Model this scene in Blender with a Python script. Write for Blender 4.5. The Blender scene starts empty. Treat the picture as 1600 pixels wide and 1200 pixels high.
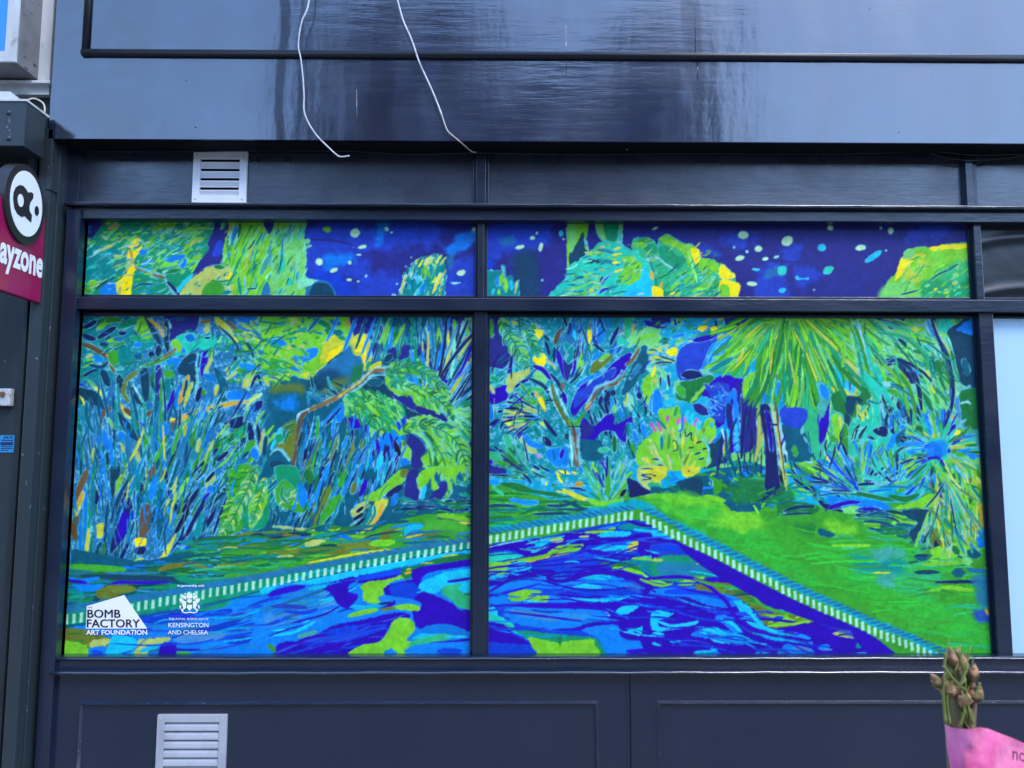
import bpy, bmesh, math, random
import numpy as np
from mathutils import Matrix, Vector
random.seed(5)
scene = bpy.context.scene
R_ = math.radians
# ---------------------------------------------------------------- camera
CAM = np.array([0.0, -3.5, 1.55]); F = 1200.0
def _axes(p, y, r):
    f = np.array([math.sin(y)*math.cos(p), math.cos(y)*math.cos(p), math.sin(p)])
    a = np.array([math.cos(y), -math.sin(y), 0]); u = np.cross(a, f)
    return math.cos(r)*a+math.sin(r)*u, -math.sin(r)*a+math.cos(r)*u, f
AX, AU, AF = _axes(R_(5.532), R_(0.495), R_(0.0906))
cd = bpy.data.cameras.new('camera'); cam = bpy.data.objects.new('camera', cd); scene.collection.objects.link(cam)
cd.sensor_width = 36; cd.lens = 27; cd.clip_start = .05; cd.clip_end = 2000
cam.matrix_world = Matrix(((AX[0], AU[0], -AF[0], CAM[0]), (AX[1], AU[1], -AF[1], CAM[1]), (AX[2], AU[2], -AF[2], CAM[2]), (0, 0, 0, 1)))
cd.dof.use_dof = True; cd.dof.focus_distance = 3.5; cd.dof.aperture_fstop = 10
scene.camera = cam
# ---------------------------------------------------------------- sky and sun
SUN_EL, SUN_AZ = 52, 142      # degrees; azimuth from +Y clockwise, so the sun stands high over the street
world = bpy.data.worlds.new('World'); scene.world = world; world.use_nodes = True
wn = world.node_tree.nodes; sky = wn.new('ShaderNodeTexSky'); sky.sky_type = 'NISHITA'; sky.sun_disc = False
sky.sun_elevation = R_(SUN_EL); sky.sun_rotation = R_(SUN_AZ); sky.air_density = 1.0; sky.dust_density = 0.4; sky.ozone_density = 5.0
world.node_tree.links.new(sky.outputs[0], wn['Background'].inputs[0]); wn['Background'].inputs[1].default_value = 0.15
sd = bpy.data.lights.new('sun', 'SUN'); sd.energy = 0.7; sd.angle = R_(20); sd.color = (1, .96, .92)
sun = bpy.data.objects.new('sun', sd); scene.collection.objects.link(sun)
_a, _e = R_(SUN_AZ), R_(SUN_EL); _d = Vector((math.sin(_a)*math.cos(_e), math.cos(_a)*math.cos(_e), math.sin(_e)))
sun.rotation_euler = _d.to_track_quat('Z', 'Y').to_euler()
scene.view_settings.view_transform = 'Standard'; scene.view_settings.look = 'None'; scene.view_settings.gamma = 1
scene.view_settings.use_curve_mapping = False; scene.view_settings.exposure = 2.0
PRINT_LIGHT = (.78, .92, 1.15)
# ---------------------------------------------------------------- the garden painting (numpy brush engine)
PX0, PY0, PW, PH = 92, 338, 1468, 694
PAL = dict(I=(34,42,132), B=(32,66,196), U=(10,122,232), C=(18,186,236), P=(96,184,208), L=(142,208,228),
    T=(6,128,140), D=(10,86,118), G=(14,140,104), g=(52,152,48), l=(106,196,50), e=(104,200,112), y=(182,198,56),
    Y=(244,222,22), o=(92,116,44), b=(112,98,70), r=(92,76,62), N=(22,34,96), K=(16,62,94), V=(38,10,176),
    R=(14,62,206), M=(116,214,184), k=(160,188,104), p=(206,78,190), s=(40,172,124), A=(28,192,176),
    X=(22,24,62), S=(58,132,202), W=(150,220,208), w=(170,224,190), O=(190,160,50), E=(24,112,60), F=(46,176,60), Z=(0,160,210), Q=(60,158,160), H=(30,110,170))
def _vnoise(h, w, c, rng):
    gh, gw = int(h/c)+3, int(w/c)+3
    g = rng.random((gh, gw)).astype(np.float32)
    y = np.arange(h, dtype=np.float32)/c; x = np.arange(w, dtype=np.float32)/c
    yi = y.astype(int); xi = x.astype(int); fy = (y-yi)[:, None]; fx = (x-xi)[None]
    fy = fy*fy*(3-2*fy); fx = fx*fx*(3-2*fx)
    a = g[yi][:, xi]; b = g[yi][:, xi+1]; c2 = g[yi+1][:, xi]; d = g[yi+1][:, xi+1]
    return (a*(1-fx)+b*fx)*(1-fy)+(c2*(1-fx)+d*fx)*fy - 0.5
def _catmull(P, closed, n=4):
    P = [np.array(p, float) for p in P]
    if len(P) < 3: return np.array(P)
    m = len(P); out = []
    for i in range(m if closed else m-1):
        if closed: a, b, c, d = P[(i-1) % m], P[i], P[(i+1) % m], P[(i+2) % m]
        else: a, b, c, d = P[max(i-1, 0)], P[i], P[i+1], P[min(i+2, m-1)]
        for k in range(n):
            t = k/n
            out.append(.5*((2*b)+(c-a)*t+(2*a-5*b+4*c-d)*t*t+(3*b-a-3*c+d)*t**3))
    if not closed: out.append(P[-1])
    return np.array(out)
class Painter:
    def __init__(s):
        s.rng = np.random.default_rng(7)
        s.img = np.zeros((PH, PW, 3), np.float32); s.img[:] = PAL['D']
        s.n2 = _vnoise(PH, PW, 2.2, s.rng); s.n5 = _vnoise(PH, PW, 5, s.rng); s.n12 = _vnoise(PH, PW, 12, s.rng); s.n40 = _vnoise(PH, PW, 40, s.rng)
        s.grain = s.rng.random((PH, PW)).astype(np.float32)-.5
        s.clip = (0, PW, 0, PH); s.halo = None; s.hw = 1.3; s.o = (0, 0, 1); s.streak = [s.rng.random(64).astype(np.float32)-.5 for _ in range(12)]
    def win(s, P, pad):
        x0 = max(int(P[:, 0].min()-pad-PX0), s.clip[0]); x1 = min(int(P[:, 0].max()+pad-PX0)+2, s.clip[1])
        y0 = max(int(P[:, 1].min()-pad-PY0), s.clip[2]); y1 = min(int(P[:, 1].max()+pad-PY0)+2, s.clip[3])
        if x1 <= x0 or y1 <= y0: return None
        X, Y = np.meshgrid(np.arange(x0, x1, dtype=np.float32)+PX0, np.arange(y0, y1, dtype=np.float32)+PY0)
        return (slice(y0, y1), slice(x0, x1)), X, Y
    def put(s, sl, a, col, var=.10):
        c = np.array(col, np.float32)
        v = 1+var*(s.n5[sl]*1.1+s.n12[sl]*1.0)+.07*s.grain[sl]
        a = np.clip(a, 0, 1)[..., None]
        s.img[sl] = s.img[sl]*(1-a)+(c*v[..., None])*a
    def seg(s, P, X, Y):
        best = np.full(X.shape, 1e9, np.float32); bt = np.zeros_like(best); bc = np.zeros_like(best)
        L = np.concatenate([[0], np.cumsum(np.hypot(*np.diff(P, axis=0).T))]); tot = max(L[-1], 1e-3)
        for i in range(len(P)-1):
            ax, ay = P[i]; dx, dy = P[i+1]-P[i]; q = dx*dx+dy*dy+1e-6
            t = np.clip(((X-ax)*dx+(Y-ay)*dy)/q, 0, 1)
            ex = X-ax-t*dx; ey = Y-ay-t*dy; d = np.hypot(ex, ey); m = d < best
            best = np.where(m, d, best); bt = np.where(m, (L[i]+t*(L[i+1]-L[i]))/tot, bt)
            bc = np.where(m, (ex*dy-ey*dx)/math.sqrt(q), bc)
        return best, bt, bc
    def stroke(s, col, w, P, halo=True, taper=.75, rag=.5):
        P = _catmull(P, False); r = self_r = w/2
        z = s.win(P, r+3)
        if z is None: return
        sl, X, Y = z; d, t, c = s.seg(P, X, Y)
        prof = 1-taper*np.abs(2*t-1)**4
        rr = r*prof+rag*(s.n5[sl]*1.3+s.n2[sl]*.9)
        if halo and s.halo is not None and (halo != 2 or s.rng.random() < .6):
            s.put(sl, np.clip((rr+s.hw*(.8+s.n5[sl])-d)*.8+.5, 0, 1)*np.clip(.72+1.6*s.n12[sl]+.6*s.n5[sl], 0, .95), s.halo)
        st = s.streak[int(s.rng.integers(12))]
        k = st[(np.abs(c*1.1+20).astype(int)) % 64]
        cc = np.clip(np.array(col, np.float32)*(1+s.rng.normal(0, .05))+s.rng.normal(0, 3, 3), 0, 250)
        a = np.clip(rr-d+.5, 0, 1); v = (1+.13*k+.10*s.n5[sl]+.07*s.grain[sl])[..., None]
        s.img[sl] = s.img[sl]*(1-a[..., None])+(cc*v)*a[..., None]
    def poly(s, col, P, jag=1., soft=1., smooth=True, halo=False, amt=1.):
        P = _catmull(P, True, 3) if smooth else np.array(P, float)
        z = s.win(P, soft+2*jag+3)
        if z is None: return
        sl, X, Y = z; Q = np.vstack([P, P[:1]]).astype(np.float32)
        best = np.full(X.shape, 1e9, np.float32); ins = np.zeros(X.shape, bool)
        for i in range(len(P)):
            ax, ay = Q[i]; bx, by = Q[i+1]; dx, dy = bx-ax, by-ay; q = dx*dx+dy*dy+1e-6
            t = np.clip(((X-ax)*dx+(Y-ay)*dy)/q, 0, 1)
            best = np.minimum(best, (X-ax-t*dx)**2+(Y-ay-t*dy)**2)
            if ay != by:
                cr = ((ay > Y) != (by > Y)) & (X < (bx-ax)*(Y-ay)/(by-ay)+ax); ins ^= cr
        sd = np.sqrt(best)*np.where(ins, 1, -1)+.6*jag*(s.n5[sl]*1.4+s.n2[sl]*1.8+s.n12[sl]*.6)
        if soft > 3: sd = sd+soft*(s.n12[sl]*.7+s.n5[sl]*.4)
        if halo and s.halo is not None: s.put(sl, np.clip(sd+s.hw*(.8+s.n5[sl])+.5, 0, 1)*np.clip(.7+1.6*s.n12[sl], 0, .95), s.halo)
        s.put(sl, (sd/soft+.5)*1., col) if amt >= 1 else s.put(sl, np.clip(sd/soft+.5, 0, 1)*amt, col)
    def field(s, cols, n, ln, wd, spec, P):
        P = np.array(P); x0, y0 = P.min(0); x1, y1 = P.max(0)
        k = 0; tries = 0
        while k < n and tries < n*8:
            tries += 1
            x, y = s.rng.uniform(x0, x1), s.rng.uniform(y0, y1); ins = False
            for i in range(len(P)):
                ax, ay = P[i-1]; bx, by = P[i]
                if (ay > y) != (by > y) and x < (bx-ax)*(y-ay)/(by-ay)+ax: ins = not ins
            if not ins: continue
            k += 1
            if spec[0] == 'a': a = math.radians(spec[1]+s.rng.normal(0, spec[2]))
            elif spec[0] == 'r': a = math.atan2(y-spec[2], x-spec[1])+s.rng.normal(0, .12)
            else: a = math.atan2(y-spec[2], x-spec[1])+math.pi/2+s.rng.normal(0, .12)
            L = ln*(.6+1.7*s.rng.random()**1.6)/2; b = s.rng.normal(0, .12)*L
            dx, dy = math.cos(a), math.sin(a)
            s.stroke(PAL[cols[int(s.rng.integers(len(cols)))]], wd*s.rng.uniform(.4, 1.05), [(x-dx*L, y-dy*L), (x-dy*b, y+dx*b), (x+dx*L, y+dy*L)], 2, s.rng.uniform(.3, .9))
    def run(s, text):
        for line in text.split('\n'):
            line = line.split('#')[0].strip()
            if not line: continue
            t = line.split(); h = t[0]; ox, oy, sc = s.o; fl = ''
            while len(t) > 3 and t[-1] in 'hnf': fl += t.pop()
            def pts(v):
                v = [float(q) for q in v]; return [(ox+v[i]/sc, oy+v[i+1]/sc) for i in range(0, len(v)-1, 2)]
            def push(Q):
                R = []
                for x, y in Q:
                    if y < 480:
                        e = (125-.03*(y-347), 743, 761, 1510+.045*(y-354), 351, 463)
                    else: e = (127-.0511*(y-495), 738, 766, 1517+.0627*(y-497), 497, 1023)
                    m = 13
                    if x < e[0]+m: x = e[0]-24
                    elif e[1]-m < x < 752: x = e[1]+22
                    elif 752 <= x < e[2]+m: x = e[2]-22
                    elif x > e[3]-m: x = e[3]+24
                    if y < e[4]+9: y = e[4]-16
                    elif y > e[5]-9: y = e[5]+16
                    R.append((x, y))
                return R
            if h == '@': s.o = tuple(float(q) for q in t[1:4])
            elif h == 'clip': q = [int(v) for v in t[1:5]]; s.clip = (max(q[0]-PX0, 0), min(q[1]-PX0, PW), max(q[2]-PY0, 0), min(q[3]-PY0, PH))
            elif h == 'h': s.halo = None if t[1] == '-' else PAL[t[1]]; s.hw = float(t[2]) if len(t) > 2 else 1.3
            elif h[0] == '!': s.poly(PAL[h[1]], push(pts(t[2:])), float(t[1]), 1., True, 'h' in fl)
            elif h[0] == '~': s.poly(PAL[h[1]], push(pts(t[2:])), .6, float(t[1]), True, False, .85)
            elif h[0] == '$':
                Q = _catmull(push(pts(t[2:])), True, 3); z = s.win(Q, 2)
                if z:
                    sl = z[0]; keep = s.img[sl].copy(); s.poly(PAL[h[1]], push(pts(t[2:])), .6, 8., True)
                    a = np.clip((s.n2[sl]*1.0+s.n5[sl]*.9+s.grain[sl]*.5)*2.2+float(t[1])*2-1, 0, 1)[..., None]
                    s.img[sl] = keep*(1-a)+s.img[sl]*a
            elif h[0] == '*':
                rx, ry, an = float(t[1])/sc, float(t[2])/sc, math.radians(float(t[3]))
                for (cx, cy) in pts(t[4:]):
                    e = [(cx+math.cos(u)*rx*math.cos(an)-math.sin(u)*ry*math.sin(an), cy+math.cos(u)*rx*math.sin(an)+math.sin(u)*ry*math.cos(an)) for u in np.linspace(0, 6.28, 8)[:-1]]
                    s.poly(PAL[h[1]], e, .5, 1., True, True)
            elif h == '^':      # fan of strokes: cols n cx cy r0 r1 a0 a1 width sag   (all in photo pixels / degrees)
                cols, q = t[1], [float(v) for v in t[2:]]
                for k in range(int(q[0])):
                    a = math.radians(q[5]+(q[6]-q[5])*(k*.618 % 1)+s.rng.normal(0, 7)); ra = q[3]+(q[4]-q[3])*s.rng.uniform(0, .6); rb = min(ra+(q[4]-q[3])*s.rng.uniform(.35, .8), q[4])
                    cv = s.rng.normal(0, .16); P = [(q[1]+math.cos(a+cv*r/q[4])*r, q[2]+math.sin(a+cv*r/q[4])*r+q[8]*(r/q[4])**2) for r in np.linspace(ra, rb, 4)]
                    s.stroke(PAL[cols[int(s.rng.integers(len(cols)))]], q[7]*s.rng.uniform(.6, 1.1), P, True, .6)
            elif h == '&':      # frond: cols leaflet-length width spacing angle curve
                cols, ln, wd, sp, an = t[1], *[float(v) for v in t[2:6]]; C = _catmull([(float(t[i]), float(t[i+1])) for i in range(6, len(t)-1, 2)], False, 8)
                D = np.concatenate([[0], np.cumsum(np.hypot(*np.diff(C, axis=0).T))]); tot = D[-1]; u = 0.
                while u < tot:
                    x, y = np.interp(u, D, C[:, 0]), np.interp(u, D, C[:, 1]); x2, y2 = np.interp(min(u+3, tot), D, C[:, 0]), np.interp(min(u+3, tot), D, C[:, 1]); x1, y1 = np.interp(max(u-3, 0), D, C[:, 0]), np.interp(max(u-3, 0), D, C[:, 1])
                    b = math.atan2(y2-y1, x2-x1); e = math.sin(math.pi*min(.12+.88*u/tot, .97))**.5*ln
                    for sg in (-1, 1):
                        a = b+sg*math.radians(an+s.rng.normal(0, 6)); L = e*s.rng.uniform(.7, 1.15)
                        s.stroke(PAL[cols[int(s.rng.integers(len(cols)))]], wd*s.rng.uniform(.7, 1.15), [(x, y), (x+math.cos(a)*L*.5, y+math.sin(a)*L*.5), (x+math.cos(a-sg*.3)*L, y+math.sin(a-sg*.3)*L+1)], True, .7)
                    u += sp
                s.stroke(PAL['E'], 1.6, [tuple(p) for p in C[::4]], False)
            elif h == '=':
                (x0, y0), (x1, y1) = pts(t[2:]); w = float(t[1])/sc/2
                s.poly(PAL[h2] if (h2 := t[-1]) in PAL else PAL['W'], [(x0-w, y0), (x0+w, y0-.6), (x1+w, y1), (x1-w, y1+.4)], .35, 1., False)
            elif h == '%':
                sp = t[5]; q = [float(v) for v in sp[1:].split(',')]
                spec = ('a', q[0], q[1]) if sp[0] == 'a' else (sp[0], ox+q[0]/sc, oy+q[1]/sc)
                s.field(t[1], int(t[2]), float(t[3]), float(t[4]), spec, push(pts(t[6:])))
            else: s.stroke(PAL[h[0]], float(t[1])/sc, pts(t[2:]), 'n' not in fl, .3 if 'f' in fl else .55)
def paint_garden():
    s = Painter()
    for t in PAINT: s.run(t)
    # canvas weave
    s.img *= (1+.035*np.sin(np.arange(PW)*2.1)[None, :, None]*s.n2[..., None]*2+.05*s.grain[..., None]+.04*s.n2[..., None])
    return np.clip(s.img, 0, 250)
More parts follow.
